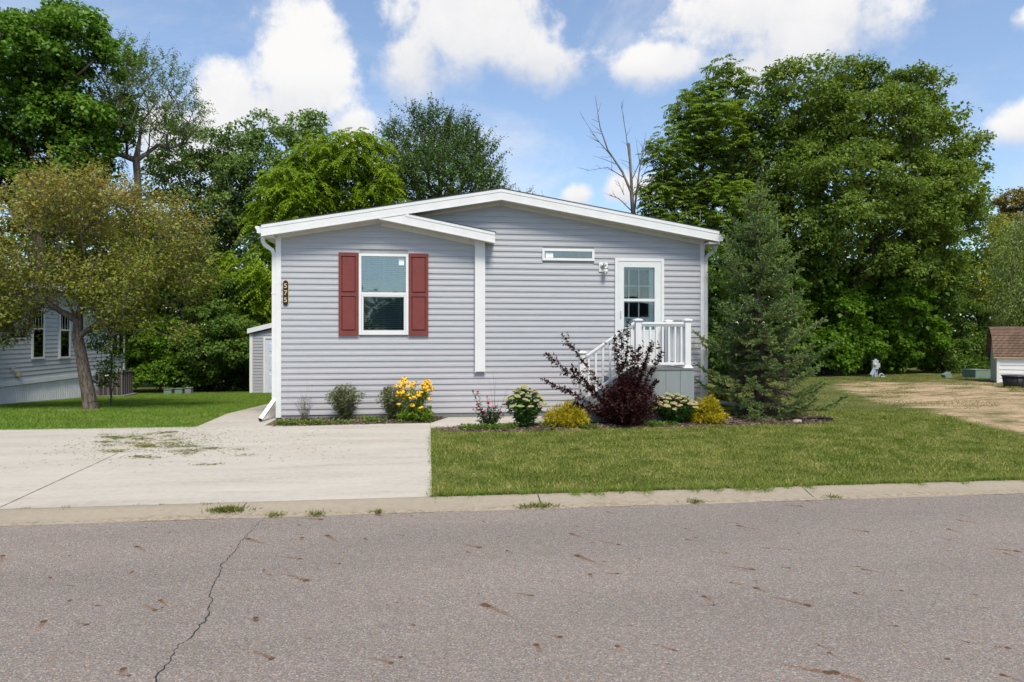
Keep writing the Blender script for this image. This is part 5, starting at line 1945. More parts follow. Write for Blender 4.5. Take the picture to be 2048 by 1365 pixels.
LM['fringe'] = leaf_mat('fringe_blade', [(0.085, 0.135, 0.02), (0.115, 0.175, 0.028), (0.15, 0.205, 0.04), (0.24, 0.22, 0.08)], 0.3, 0.6, 1.5, 0.3, gain=1.3)
LM['lot'] = leaf_mat('lot_grass', [(0.10, 0.15, 0.03), (0.14, 0.19, 0.04), (0.22, 0.22, 0.07), (0.30, 0.25, 0.11)], 0.3, 0.6)
LM['clip'] = leaf_mat('dry_clipping', [(0.13, 0.16, 0.035), (0.18, 0.20, 0.05), (0.24, 0.23, 0.08)], 0.25)
LM['petal'] = simple('yellow_petal', (0.80, 0.42, 0.008), 0.6, 0.12, 30.0)
LM['cone'] = simple('flower_cone', (0.035, 0.018, 0.012), 0.9, 0.2, 60.0)
LM['red'] = simple('rose_petal', (0.62, 0.012, 0.055), 0.5, 0.15, 40.0)
LM['head_g'] = simple('sedum_head_green', (0.33, 0.37, 0.14), 0.8, 0.15, 70.0)
LM['head_p'] = simple('sedum_head_blush', (0.46, 0.36, 0.22), 0.8, 0.15, 70.0)

GL = 'trees of the wood behind the houses'
tree('maple', 'maple_tree', 'tall dark green maple at the far left, highest of the left trees', 'tree', LM['maple'], M['bark_dark'], 95, 0, 42, 0.42, 0.6, 0.17, 0.14, 0.26, 1, GL, style='bough', bough=(17, 1.0))
tree('ash', 'ash_tree', 'airy ash tree with bare grey limbs and sky showing through, right of the maple', 'tree', LM['ash'], M['bark_grey'], 230, 0.40, 0, 0.40, 0.6, 0.15, 0.055, 0.15, 2, GL, top=(-9.4, 17.1, 10.2), rmin=0.012, bias=0.05, style='spray', spray=(4, 11, 0.62, 0.5), k=9, slant=1.4, shell=0.5)
tree('poplar1', 'poplar_tree', 'grey-green poplar between the airy ash and its twin-topped neighbour', 'tree', LM['poplar'], M['bark_grey'], 75, 0, 26, 0.34, 0.85, 0.13, 0.115, 0.17, 3, GL, style='bough', bough=(13, 0.72), k=8, slant=1.2)
tree('poplar2', 'poplar_tree', 'twin-topped grey-green poplar rising left of the yellow-green locust', 'tree', LM['poplar'], M['bark_grey'], 80, 0, 26, 0.34, 0.85, 0.13, 0.115, 0.17, 4, GL, style='bough', bough=(13, 0.72), k=8, slant=1.2)
tree('locust', 'locust_tree', 'bright yellow-green tree with drooping feathery leaves behind the left roof', 'tree', LM['locust'], M['bark_dark'], 300, 0.42, 0, 0.5, 0.6, 0.18, 0.08, 0.2, 5, GL, style='frond', frond=(9, 10, 0.80, 0.75), base=(-1.6, 17.1, -0.68))
tree('cherry', 'cherry_tree', 'dark green pointed tree rising behind the roof ridge', 'tree', LM['cherry'], M['bark_dark'], 260, 0.42, 0, 0.5, 0.5, 0.15, 0.095, 0.2, 6, GL, style='spray', spray=(7, 13, 0.95, 0.75), k=8)
tree('fartip', 'small_tree', 'small yellowish treetop just showing above the roof ridge', 'tree', LM['yellow'], M['bark_grey'], 60, 0.5, 0, 0.5, 0.7, 0.16, 0.1, 0.12, 7, GL, style='spray', spray=(3, 8, 0.7, 0.8))
tree('walnut', 'walnut_tree', 'tall mid-green walnut with an upright top right of the dead tree', 'tree', LM['walnut'], M['bark_dark'], 560, 0.42, 0, 0.8, 0.6, 0.22, 0.09, 0.26, 8, GL, style='frond', frond=(8, 7, 0.62, 0.35), k=9)
TREES['elm'][1].extend([(24.3, 21.5, 5.6, 2.3, 2.0, 1.5), (27.6, 21.0, 5.2, 2.4, 2.0, 1.4), (31.5, 21.6, 5.4, 2.0, 1.8, 1.6), (22.2, 22.6, 6.9, 1.6, 1.6, 1.7)])
tree('elm', 'elm_tree', 'huge round-crowned tree filling the sky behind the spruce and bare lot', 'tree', LM['elm'], M['bark_dark'], 260, 0, 32, 0.46, 0.6, 0.175, 0.115, 0.45, 9, GL, top=(26.6, 23.6, 9.0), rmin=0.018, style='bough', bough=(17, 1.1), y_shift=2.0, k=7, scale=1.07, fill=460)
tree('under1', 'young_maple', 'bright green young maple under the big tree, behind the meter pedestal', 'tree', LM['under'], M['bark_dark'], 70, 0, 26, 0.36, 0.5, 0.19, 0.16, 0.12, 10, GL, style='bough', bough=(12, 0.75), y_shift=3.2, fill=60)
tree('under2', 'young_maple', 'bright green young maple right of the meter pedestal, under the big tree', 'tree', LM['under'], M['bark_dark'], 70, 0, 26, 0.36, 0.5, 0.19, 0.16, 0.12, 11, GL, style='bough', bough=(12, 0.75), y_shift=3.2, fill=60)
tree('under3', 'young_tree', 'leafy young tree behind the green utility cabinet', 'tree', LM['shade'], M['bark_dark'], 60, 0, 30, 0.36, 0.6, 0.17, 0.13, 0.12, 12, GL, style='bough', bough=(12, 0.75), y_shift=2.5)
tree('under4', 'wood_edge_tree', 'shaded green tree in the gap behind the spruce', 'tree', LM['shade'], M['bark_dark'], 90, 0, 30, 0.36, 0.6, 0.17, 0.13, 0.14, 13, GL, style='bough', bough=(13, 0.75), y_shift=2.0, fill=110)
tree('willow', 'willow_tree', 'pale grey-green willow above the barn shed', 'tree', LM['willow'], M['bark_grey'], 200, 0.6, 110, 0.7, 0.8, 0.22, 0.05, 0.25, 14, GL, droop=1.1)
tree('yellowtree', 'yellow_green_tree', 'thin yellow-green tree at the right edge of the big round tree', 'tree', LM['yellow'], M['bark_grey'], 130, 0.6, 60, 0.65, 0.6, 0.2, 0.13, 0.16, 15, GL)
tree('browntree', 'bronze_tree', 'bronze-tinted treetop far off at the right edge', 'tree', LM['brown'], M['bark_grey'], 60, 0, 30, 0.45, 0.6, 0.22, 0.15, 0.2, 16, GL, style='bough', bough=(12, 0.9))
tree('bush1', 'wood_edge_bush', 'low green bush behind the cable boxes', 'bush', LM['under'], M['bark_dark'], 46, 0, 26, 0.24, 0.7, 0.12, 0.09, 0.05, 17, 'bushes along the left wood edge', style='bough', bough=(10, 0.42))
tree('bush2', 'wood_edge_bush', 'green bush left of the small grey shed', 'bush', LM['shade'], M['bark_dark'], 70, 0, 26, 0.24, 0.7, 0.12, 0.09, 0.05, 18, 'bushes along the left wood edge', style='bough', bough=(10, 0.42))
tree('bush3', 'wood_edge_tree', 'shaded understory tree below the poplars', 'tree', LM['shade'], M['bark_grey'], 100, 0, 26, 0.28, 0.65, 0.13, 0.09, 0.09, 19, GL, style='bough', bough=(11, 0.5))
tree('bush4', 'wood_edge_tree', 'dark understory tree behind the blue-grey house', 'tree', LM['shade'], M['bark_grey'], 75, 0, 30, 0.32, 0.6, 0.15, 0.10, 0.09, 20, GL, style='bough', bough=(11, 0.6))
tree('sapling', 'sapling', 'thin leafy sapling just behind the crabapple trunk', 'sapling', LM['under'], M['bark_crab'], 60, 0.12, 22, 0.15, 0.7, 0.075, 0.05, 0.025, 21, None, rmin=0.004, top=(-5.02, 4.62, 1.2), wob=0.03)


def crabapple():
    b, lobes = TREES['crab']
    rng = np.random.default_rng(31)
    tp = thing('crabapple_tree', 'bronze-green crabapple with a leaning trunk in the left yard', 'tree', b)
    C = clump_centres(lobes, 900, 0.21, rng, 0.35)
    gap_ = np.sin(C[:, 0] * 2.3 + 1.2 * np.sin(C[:, 2] * 1.9)) + np.sin(C[:, 2] * 3.1 + C[:, 1] * 1.3) + .8 * np.sin(C[:, 1] * 2.7 + C[:, 0] * 1.1)
    C = C[gap_ > -1.0]
    C = C + rng.normal(0, 0.12, C.shape) - np.array([0, 0, .12])
    tr = [np.array(p) for p in ((-4.88, 3.36, -0.30), (-4.92, 3.37, 0.05), (-5.02, 3.40, 0.55), (-5.12, 3.42, 1.1), (-5.22, 3.44, 1.55), (-5.20, 3.44, 1.95), (-5.16, 3.45, 2.35), (-5.14, 3.46, 2.8), (-5.08, 3.5, 3.3))]
    A, B, ra, rb = grow(b, tr, C, 0.125, rng, 0.007, 0.2, 0.12, 0.55, 1.1, 1.5)
    ra[0] = 0.22
    rb[0] = ra[1] = 0.160
    rb[1] = ra[2] = 0.142
    V, F = seg_tubes(A, B, ra, rb, 7)
    m = len(C) * 3
    cc = np.repeat(C, 3, axis=0)
    e = cc + unit(rng.normal(size=(m, 3)) + np.array([0, 0, .5])) * 0.3 * rng.uniform(.5, 1.2, (m, 1))
    V2, F2 = seg_tubes(cc, e, np.full(m, 0.006), np.full(m, 0.002), 3)
    V, F = join([(V, F), (V2, F2)])
    big_mesh('trunk', V, F, M['bark_crab'], tp, True)
    V, F = clump_leaves(C, 40, 0.29, 0.75, 0.085, 0.050, rng, 0.2, 0.7)
    (V3, F3), _ = sprays(C, 3, 10, 0.50, 0.072, 0.042, rng, np.array([-5.1, 3.4, 1.2]), 0.55)
    V, F = join([(V, F), (V3, F3)])
    big_mesh('crown', V, F, LM['crab'], tp)


crabapple()


def dead_tree():
    tp = thing('dead_tree', 'bare dead tree with thin grey branches right of the roof ridge', 'tree', (12.68, 18.56, -0.75), GL)
    g = MB()
    rng = random.Random(5)
    for i, (pts, r0, r1) in enumerate(DEAD):
        n = len(pts)
        rad = [0.65 * (r0 + (r1 - r0) * j / (n - 1)) for j in range(n)]
        g.tube(pts, rad, 6)
        for j in range(1, n):
            if i == 0 or r0 < 0.03:
                continue
            for s in range(3):
                f = rng.random()
                p = Vector(pts[j - 1]).lerp(Vector(pts[j]), f)
                d = (Vector(pts[j]) - Vector(pts[j - 1])).normalized()
                q = p + (d * 0.6 + Vector((rng.uniform(-1, 1), rng.uniform(-1, 1), rng.uniform(-.3, .6)))).normalized() * rng.uniform(.25, .8)
                g.tube([p, (p + q) / 2 + Vector((rng.uniform(-.05, .05), 0, rng.uniform(-.05, .05))), q], [0.012, 0.008, 0.004], 4)
    g.build('trunk', M['bark_grey'], tp, True)


dead_tree()


def spruce():
    rng = np.random.default_rng(77)
    bx, by, bz, H = 9.41, -0.60, 0.0, 4.62
    tp = thing('spruce_tree', 'blue-green spruce with bare lower twigs at the right corner of the house', 'tree', (bx, by, bz))
    zs = np.linspace(0, H, 16)
    axis = np.stack([bx + 0.02 * np.sin(zs * 2.1) - 0.012 * zs, by + 0.02 * np.cos(zs * 1.7), bz + zs], axis=1)
    axis[0, 2] -= 0.1
    rad = 0.105 * (1 - zs / (H * 1.03)) ** 0.8 + 0.006
    V, F = seg_tubes(axis[:-1], axis[1:], rad[:-1], rad[1:], 8)
    wood = [(V, F)]
    A, B, RA, RB = [], [], [], []
    sh_p, sh_d, sh_l = [], [], []
    z = 0.24
    while z < H - 0.1:
        f = z / H
        # outline: widest at a quarter of the height, long leader
        reach = 1.42 * (1 - f) ** 0.85 * (0.80 + 0.3 * math.sin(min(1, f / 0.25) * math.pi / 2)) + 0.05
        nb = 8 if f < 0.8 else 5
        a0 = rng.random() * 6.28
        for k in range(nb):
            a = a0 + 6.283 * k / nb + rng.normal(0, 0.22)
            if -2.7 < a % 6.283 - 6.283 < -2.0 and False:
                pass
            rl = reach * rng.uniform(0.52, 1.22)
            if math.cos(a) < -0.5:
                rl = min(rl, 1.22)
            d = np.array([math.cos(a), math.sin(a), 0])
            rise = 0.30 * f + (-0.10 if f < 0.5 else 0.15)
            zz = z + rng.normal(0, 0.045)
            x0 = np.array([bx - 0.012 * zz, by, bz + zz])
            pts = []
            m = 7
            for i in range(m + 1):
                t = i / m
                pts.append(x0 + d * rl * t + np.array([0, 0, rise * rl * t - 0.26 * rl * math.sin(t * 2.4) * (1 - f) * .7 + 0.22 * rl * t ** 3]))
            for i in range(m):
                A.append(pts[i]); B.append(pts[i + 1])
                r0 = 0.017 * (1 - f * .6)
                RA.append(r0 * (1 - i / m) + .003); RB.append(r0 * (1 - (i + 1) / m) + .003)
            side = np.array([-d[1], d[0], 0])
            # side twigs; inner parts of the low branches are bare
            bare = 0.55 if f < 0.30 else (0.30 if f < 0.5 else 0.08)
            bare *= rng.uniform(.75, 1.2)
            ns = max(4, int(rl / 0.044))
            for j in range(ns):
                t = (j + 0.6) / ns
                q = min(m - 1, int(t * m)); ff = t * m - q
                p = pts[q] * (1 - ff) + pts[q + 1] * ff
                bd = unit((pts[q + 1] - pts[q])[None])[0]
                for s in (-1, 1):
                    tl = (0.10 + 0.34 * (1 - t) * min(1, rl)) * rng.uniform(.6, 1.1)
                    td = unit((bd * 0.75 + side * s * 0.85 + np.array([0, 0, rng.uniform(-.25, .12)]))[None])[0]
                    A.append(p); B.append(p + td * tl); RA.append(.0045); RB.append(.002)
                    if t < bare:
                        if rng.random() < 0.75:
                            for _ in range(2):
                                e = p + td * tl * rng.uniform(.4, 1)
                                A.append(e); B.append(e + (td * .5 + rng.normal(0, .6, 3)) * .12); RA.append(.003); RB.append(.001)
                        if rng.random() > 0.12:
                            continue
                    nsh = max(1, int(tl / 0.075))
                    for w in range(nsh):
                        sp = p + td * tl * (w / nsh)
                        sd = unit((td + rng.normal(0, .32, 3) + np.array([0, 0, .10]))[None])[0]
                        sh_p.append(sp); sh_d.append(sd); sh_l.append(rng.uniform(.09, .15))
            sh_p.append(pts[-2]); sh_d.append(unit((pts[-1] - pts[-2])[None])[0]); sh_l.append(.2)
        z += 0.21 + 0.04 * f
    # leader
    for i in range(9):
        zt = H - 0.42 + 0.05 * i
        sh_p.append(np.array([bx - .012 * zt, by, bz + zt])); sh_d.append(np.array([rng.normal(0, .2), rng.normal(0, .2), 1.0])); sh_l.append(.10)
    V2, F2 = seg_tubes(np.array(A), np.array(B), np.array(RA), np.array(RB), 4)
    V, F = join(wood + [(V2, F2)])
    big_mesh('trunk', V, F, M['bark_spruce'], tp, True)
    P, D, L = np.array(sh_p), unit(np.array(sh_d)), np.array(sh_l)
    # needles round every shoot
    nn = 24
    n = len(P) * nn
    t = np.tile(np.linspace(0.05, 1.0, nn), len(P))[:, None]
    p = np.repeat(P, nn, 0) + np.repeat(D * L[:, None], nn, 0) * t
    rd = rng.normal(size=(n, 3)) + np.array([0, 0, .35])
    dd = np.repeat(D, nn, 0)
    rd = unit(rd - dd * (rd * dd).sum(1, keepdims=True))
    nd = unit(rd * 0.85 + dd * 0.75)
    wv = unit(np.cross(nd, rng.normal(size=(n, 3)))) * 0.0085
    ln = rng.uniform(.026, .040, (n, 1))
    V = np.stack([p - wv, p + wv, p + nd * ln], 1).reshape(-1, 3)
    F = np.arange(3 * n, dtype=np.int32).reshape(-1, 3)
    # islands: join each shoot's needles through a core strip so that colour drifts per shoot
    big_mesh('needles', V, F, LM['spruce'], tp)
    return len(P)


spruce()


# ------------------------------------------------------------------ garden plants
def stems_plant(tp, base, tips, r, mat, rng, name='stem', sides=4, arch=0.15, k=5):
    """arched stems from one crown to many tips; returns sampled points and tangents"""
    A, B, RA, RB, P, T, Q = [], [], [], [], [], [], []
    base = np.array(base, dtype=float)
    for tip in tips:
        tip = np.array(tip, dtype=float)
        b = base + np.array([rng.normal(0, .03), rng.normal(0, .03), -0.02])
        L = np.linalg.norm(tip - b)
        mid = (b + tip) / 2 + np.array([0, 0, arch * L])
        prev = b
        for i in range(1, k + 1):
            t = i / k
            p = (1 - t) ** 2 * b + 2 * t * (1 - t) * mid + t * t * tip
            A.append(prev); B.append(p)
            RA.append(r * (1.05 - (i - 1) / k * .8)); RB.append(r * (1.05 - i / k * .8))
            P.append(p); T.append(p - prev); Q.append(t)
            prev = p
    V, F = seg_tubes(np.array(A), np.array(B), np.array(RA), np.array(RB), sides)
    big_mesh(name, V, F, mat, tp, True)
    return np.array(A), np.array(B)


def leaves_on(A, B, per, L, W, rng, lo=0.0, out=0.8, droop=0.1, zmin=None, jit=0.01):
    """leaves along stem segments, standing off sideways"""
    n = len(A) * per
    a, b = np.repeat(A, per, 0), np.repeat(B, per, 0)
    t = rng.random((n, 1))
    P = a + (b - a) * t + rng.normal(0, jit, (n, 3))
    d = unit(b - a)
    rd = rng.normal(size=(n, 3))
    rd = unit(rd - d * (rd * d).sum(1, keepdims=True))
    Dv = rd * out + d * 0.6 + np.array([0, 0, -droop])
    N = np.array([0, 0, 1.0]) + rng.normal(0, .45, (n, 3))
    if zmin is not None:
        k = P[:, 2] > zmin
        P, Dv, N = P[k], Dv[k], N[k]
    s = rng.uniform(.65, 1.2, len(P))
    return leaf_arrays(P, Dv, N, L * s, W * s)


def dome_tips(c, n, rx, ry, h0, h1, rng, bias=0.5):
    out = []
    for i in range(n):
        a = rng.random() * 6.283
        r = rng.random() ** bias
        z = h1 - (h1 - h0) * r ** 2 * rng.uniform(.6, 1.0)
        out.append((c[0] + rx * r * math.cos(a), c[1] + ry * r * math.sin(a), c[2] + z))
    return out


def sage(name, x, y, seed, label, w=0.36, h=0.68, n=75, leaf=True):
    rng = np.random.default_rng(seed)
    tp = thing(name, label, 'shrub', (x, y, gz(x, y)))
    A, B = stems_plant(tp, (x, y, gz(x, y)), dome_tips((x, y, 0), n, w, w * .7, h * .55, h, rng), 0.004, M['twig'], rng, arch=0.05)
    V, F = leaves_on(A, B, 10, 0.066, 0.019, rng, zmin=0.06)
    big_mesh('foliage', V, F, LM['sage'], tp)


sage('sage_bush', 1.33, -0.42, 41, 'round grey-green bush in the bed left of the window centre', 0.37, 0.70, 85)
sage('sage_bush', 2.20, -0.45, 42, 'grey-green bush touching the yellow flowers', 0.33, 0.66, 75)

rng = np.random.default_rng(43)
tp = thing('twiggy_shrub', 'sparse twiggy shrub nearly bare beside the left corner of the house', 'shrub', (0.58, -0.4, 0.0))
A, B = stems_plant(tp, (0.58, -0.40, 0), dome_tips((0.58, -0.40, 0), 34, 0.2, 0.15, 0.32, 0.50, rng) + [(0.62, -.38, .74), (0.66, -.36, .68), (0.72, -.37, .70), (0.5, -.4, .62)], 0.003, M['twig'], rng, arch=0.02)
V, F = leaves_on(A, B, 2, 0.035, 0.010, rng, zmin=0.1)
big_mesh('foliage', V, F, LM['sage'], tp)


def copy_part(src, parent, M4):
    o = src.copy()
    COL.objects.link(o)
    o.parent = parent
    o.matrix_parent_inverse = Matrix.Translation(-parent.location)
    o.matrix_basis = M4
    return o


def rudbeckia():
    rng = np.random.default_rng(44)
    x, y = 2.62, -0.66
    tp = thing('black_eyed_susan', 'clump of yellow daisies with dark centres in the bed', 'flowers', (x, y, 0))
    tips = []
    for i in range(58):
        tips.append((x + rng.uniform(-.30, .30), y + rng.uniform(-.22, .2), rng.uniform(.42, .78)))
    tips += [(x - .36, y, .68), (x - .33, y - .1, .52), (x - .3, y - .1, .36), (x + .33, y, .62), (x - .2, y, .83), (x - .05, y - .15, .34), (x + .1, y - .18, .30)]
    A, B = stems_plant(tp, (x, y, 0), tips, 0.0035, M['stem'], rng, arch=0.04)
    V1, F1 = leaves_on(A, B, 3, 0.10, 0.022, rng, zmin=0.05, droop=-.1)
    c = np.stack([x + rng.uniform(-.30, .30, 420), y + rng.uniform(-.25, .2, 420), rng.uniform(.0, .22, 420)], 1)
    V2, F2 = leaf_arrays(c, rng.normal(0, .6, (420, 3)) + np.array([0, 0, .5]), np.array([0, 0, 1.0]) + rng.normal(0, .5, (420, 3)), rng.uniform(.08, .15, 420), .04)
    V, F = join([(V1, F1), (V2, F2)])
    big_mesh('foliage', V, F, LM['rud'], tp)
    g = MB()
    for k in range(12):
        a = 2 * math.pi * k / 12
        ca, sa = math.cos(a), math.sin(a)
        def pt(r, s, z):
            return (r * ca - s * sa, r * sa + s * ca, z)
        g.add([pt(.008, -.004, .004), pt(.008, .004, .004), pt(.024, .009, .0), pt(.024, -.009, .0), pt(.043, .005, -.013), pt(.043, -.005, -.013)], [(0, 3, 2, 1), (3, 5, 4, 2)])
    g.cur = 1
    g.lathe((0, 0, -.002), [(.011, 0), (.012, .006), (.009, .014), (.003, .017)], 8)
    first = None
    for t in tips:
        tilt = Matrix.Rotation(rng.uniform(.25, .85), 4, 'X') @ Matrix.Rotation(rng.normal(0, .3), 4, 'Y') @ Matrix.Rotation(rng.random() * 6, 4, 'Z')
        sc = rng.uniform(.85, 1.2)
        M4 = Matrix.Translation(Vector(t)) @ tilt @ Matrix.Scale(sc, 4)
        if first is None:
            first = g.build('flower', [LM['petal'], LM['cone']], tp)
            first.matrix_parent_inverse = Matrix.Translation(-tp.location)
            first.matrix_basis = M4
        else:
            copy_part(first, tp, M4)


rudbeckia()


def rose():
    rng = np.random.default_rng(45)
    x, y = 3.93, -1.50
    z0 = gz(x, y)
    tp = thing('rose_bush', 'small rose bush with red blooms beside the entry walk', 'rose bush', (x, y, z0))
    blooms = [(3.72, -1.55, .61), (3.89, -1.5, .53), (3.73, -1.6, .40), (3.69, -1.62, .34), (3.81, -1.62, .27), (3.99, -1.55, .34), (4.13, -1.5, .24), (3.90, -1.6, .42)]
    tips = [b[:2] + (b[2],) for b in blooms] + [(x + rng.uniform(-.28, .28), y + rng.uniform(-.2, .2), rng.uniform(.12, .36)) for _ in range(30)] + [(3.63, -1.5, .62), (3.66, -1.52, .55)]
    A, B = stems_plant(tp, (x, y, z0), tips, 0.0035, M['twig'], rng, arch=0.03)
    V, F = leaves_on(A, B, 9, 0.040, 0.026, rng, zmin=0.02)
    big_mesh('foliage', V, F, LM['rose'], tp)
    A, B = stems_plant(tp, (4.02, -1.48, z0), [(4.0, -1.45, .98), (4.05, -1.45, .86), (3.93, -1.45, .84), (4.24, -1.45, .66), (4.28, -1.45, .7), (4.30, -1.42, .42), (4.1, -1.45, .55)], 0.004, M['twig'], rng, 'bare_cane', arch=0.0)
    g = MB()
    for ring, (r, h, n) in enumerate(((.030, .020, 6), (.022, .026, 5), (.012, .028, 4))):
        for k in range(n):
            a = 2 * math.pi * (k + .3 * ring) / n
            w = 2 * math.pi / n * .62
            vs = [(0, 0, 0), (r * .75 * math.cos(a - w), r * .75 * math.sin(a - w), h * .6), (r * math.cos(a), r * math.sin(a), h), (r * .75 * math.cos(a + w), r * .75 * math.sin(a + w), h * .6)]
            g.add(vs, [(0, 1, 2, 3)])
    first = None
    for b in blooms:
        M4 = Matrix.Translation(Vector(b)) @ Matrix.Rotation(rng.uniform(.2, .8), 4, 'X') @ Matrix.Rotation(rng.random() * 6, 4, 'Z') @ Matrix.Scale(rng.uniform(.85, 1.25), 4)
        if first is None:
            first = g.build('bloom', LM['red'], tp)
            first.matrix_basis = M4
        else:
            copy_part(first, tp, M4)


rose()


def sedum(x, y, seed, label, w=0.36, h=0.72, n=34, pale=0.45):
    rng = np.random.default_rng(seed)
    z0 = gz(x, y)
    tp = thing('sedum', label, 'sedum', (x, y, z0), 'flowering sedums in the porch bed')
    tips = []
    pts = []
    tries = 0
    while len(tips) < n and tries < 4000:
        tries += 1
        a, r = rng.random() * 6.283, rng.random() ** .5
        p = (x + w * r * math.cos(a), y + w * .75 * r * math.sin(a))
        if all((p[0] - q[0]) ** 2 + (p[1] - q[1]) ** 2 > .0058 for q in pts):
            pts.append(p)
            tips.append((p[0], p[1], z0 + h * (1 - .42 * r ** 2.2) * rng.uniform(.9, 1.03)))
    A, B = stems_plant(tp, (x, y, z0), tips, 0.006, M['stem'], rng, arch=0.05, k=6)
    V, F = leaves_on(A, B, 9, 0.078, 0.045, rng, zmin=z0 + 0.02, droop=0.0, out=.9)
    big_mesh('foliage', V, F, LM['sedum'], tp)
    # flat flower heads: a dome of small buds
    def head(mat):
        g = MB()
        r2 = np.random.default_rng(seed + 9)
        for k in range(46):
            a, r = r2.random() * 6.283, r2.random() ** .5 * .062
            cx, cy, cz = r * math.cos(a), r * math.sin(a), .024 - r * r * 6 + r2.uniform(-.004, .004)
            s = r2.uniform(.008, .0125)
            g.add([(cx + s, cy, cz), (cx, cy + s, cz), (cx - s, cy, cz), (cx, cy - s, cz), (cx, cy, cz + s), (cx, cy, cz - s)], [(0, 1, 4), (1, 2, 4), (2, 3, 4), (3, 0, 4), (1, 0, 5), (2, 1, 5), (3, 2, 5), (0, 3, 5)])
        g.lathe((0, 0, -.025), [(.008, 0), (.045, .022), (.05, .030), (.02, .036)], 8)
        o = g.build('flower_head', mat, tp)
        return o
    hg, hp = head(LM['head_g']), head(LM['head_p'])
    used = {}
    for i, t in enumerate(tips):
        k = 'p' if rng.random() < pale else 'g'
        M4 = Matrix.Translation(Vector(t)) @ Matrix.Rotation(rng.normal(0.15, .22), 4, 'X') @ Matrix.Rotation(rng.normal(0, .22), 4, 'Y') @ Matrix.Rotation(rng.random() * 6, 4, 'Z') @ Matrix.Scale(rng.uniform(.75, 1.15), 4)
        src = hp if k == 'p' else hg
        if k not in used:
            used[k] = 1
            src.matrix_basis = M4
        else:
            copy_part(src, tp, M4)


sedum(4.55, -1.62, 46, 'tall rounded sedum with pale green and blush heads right of the roses', 0.34, 0.72, 36)
sedum(7.32, -1.50, 47, 'sedum with pale heads in front of the grey porch skirting', 0.42, 0.55, 40, 0.5)


def gold_mop(x, y, seed, label, w, h, n=1500):
    rng = np.random.default_rng(seed)
    z0 = gz(x, y)
    tp = thing('golden_cypress', label, 'shrub', (x, y, z0), 'golden thread-leaf shrubs')
    d = rng.normal(size=(n, 3))
    d[:, 2] = np.abs(d[:, 2]) * 1.0 + .15
    d = unit(d)
    r = rng.uniform(.35, 1.0, (n, 1))
    az_ = np.arctan2(d[:, 1], d[:, 0])
    r = r * (1 + .16 * np.sin(3 * az_ + seed) + .12 * np.sin(7 * az_ + d[:, 2] * 5) + .10 * np.sin(d[:, 2] * 9 + seed))[:, None]
    P = np.array([x, y, z0]) + d * np.array([w, w * .8, h]) * r * .86
    up = (rng.random((n, 1)) < .18)
    Dv = unit(d * np.array([1, 1, .3]) + rng.normal(0, .5, (n, 3)) + np.where(up, np.array([[0, 0, 1.3]]), np.array([[0, 0, -.25]])))
    parts = []
    # a short drooping thread of three pieces, several per shoot
    for k in range(5):
        q = P + rng.normal(0, .012, (n, 3))
        dv = unit(Dv + rng.normal(0, .38, (n, 3)))
        ln = rng.uniform(.05, .10, n)
        V, F = leaf_arrays(q, dv, rng.normal(0, 1, (n, 3)) + np.array([0, 0, .6]), ln, .011, .1, .35)
        parts.append((V, F))
    V, F = join(parts)
    V[:, 2] = np.maximum(V[:, 2], z0 + .004)
    big_mesh('foliage', V, F, LM['goldm'], tp)
    m = 60
    dd = d[:m]
    A = np.repeat(np.array([[x, y, z0 - .02]]), m, 0)
    V, F = seg_tubes(A, A + dd * np.array([w, w * .8, h]) * .8, np.full(m, .005), np.full(m, .002), 4)
    big_mesh('stem', V, F, M['twig'], tp, True)


gold_mop(5.33, -1.52, 48, 'low golden thread-leaf shrub left of the dark purple shrub', 0.44, 0.44)
gold_mop(7.98, -1.45, 49, 'golden thread-leaf shrub between the right sedum and the spruce', 0.36, 0.50, 1300)
gold_mop(9.05, 0.55, 50, 'golden thread-leaf shrub half hidden behind the spruce twigs', 0.33, 0.50, 700)


def ninebark():
    rng = np.random.default_rng(51)
    x, y = 6.38, -1.62
    z0 = gz(x, y)
    tp = thing('ninebark_shrub', 'dark purple-leaved shrub with long arching shoots in front of the porch steps', 'shrub', (x, y, z0))
    long_tips = [(4.87, -1.45, .84), (4.93, -1.45, 1.28), (5.22, -1.5, 1.63), (5.40, -1.5, 1.02), (6.40, -1.62, 1.88), (6.15, -1.6, 1.60), (6.27, -1.6, 1.70), (6.50, -1.65, 1.35), (6.62, -1.62, 1.42), (6.86, -1.6, 1.50), (7.04, -1.62, 1.32), (6.75, -1.65, 1.2), (5.42, -1.55, .40), (6.95, -1.6, .8)]
    A, B = stems_plant(tp, (x, y, z0), long_tips, 0.008, M['twig_red'], rng, arch=0.06, k=12)
    tm = np.tile(np.arange(12), len(long_tips)) / 12
    per = 17
    parts = [leaves_on(A, B, per, 0.068, 0.038, rng, jit=.008, out=.9, droop=.15)]
    # short laterals on the long shoots
    tips2 = dome_tips((x + .05, y, 0), 170, 0.62, 0.45, 0.15, 0.92, rng, .45)
    A2, B2 = stems_plant(tp, (x, y, z0), tips2, 0.004, M['twig_red'], rng, 'twig', arch=0.05, k=5)
    parts.append(leaves_on(A2, B2, 9, 0.060, 0.034, rng, jit=.02, out=.9, droop=.1, zmin=z0 + .05))
    lat_a, lat_b = [], []
    for i in range(len(A)):
        if tm[i] > .2 and tm[i] < .85:
            for _ in range(2):
                p = A[i] + (B[i] - A[i]) * rng.random()
                lat_a.append(p)
                lat_b.append(p + (unit((B[i] - A[i])[None])[0] + rng.normal(0, .45, 3)) * rng.uniform(.08, .2))
    lat_a, lat_b = np.array(lat_a), np.array(lat_b)
    parts.append(leaves_on(lat_a, lat_b, 10, 0.062, 0.035, rng, jit=.01))
    V, F = join(parts)
    big_mesh('foliage', V, F, LM['nine'], tp)


ninebark()


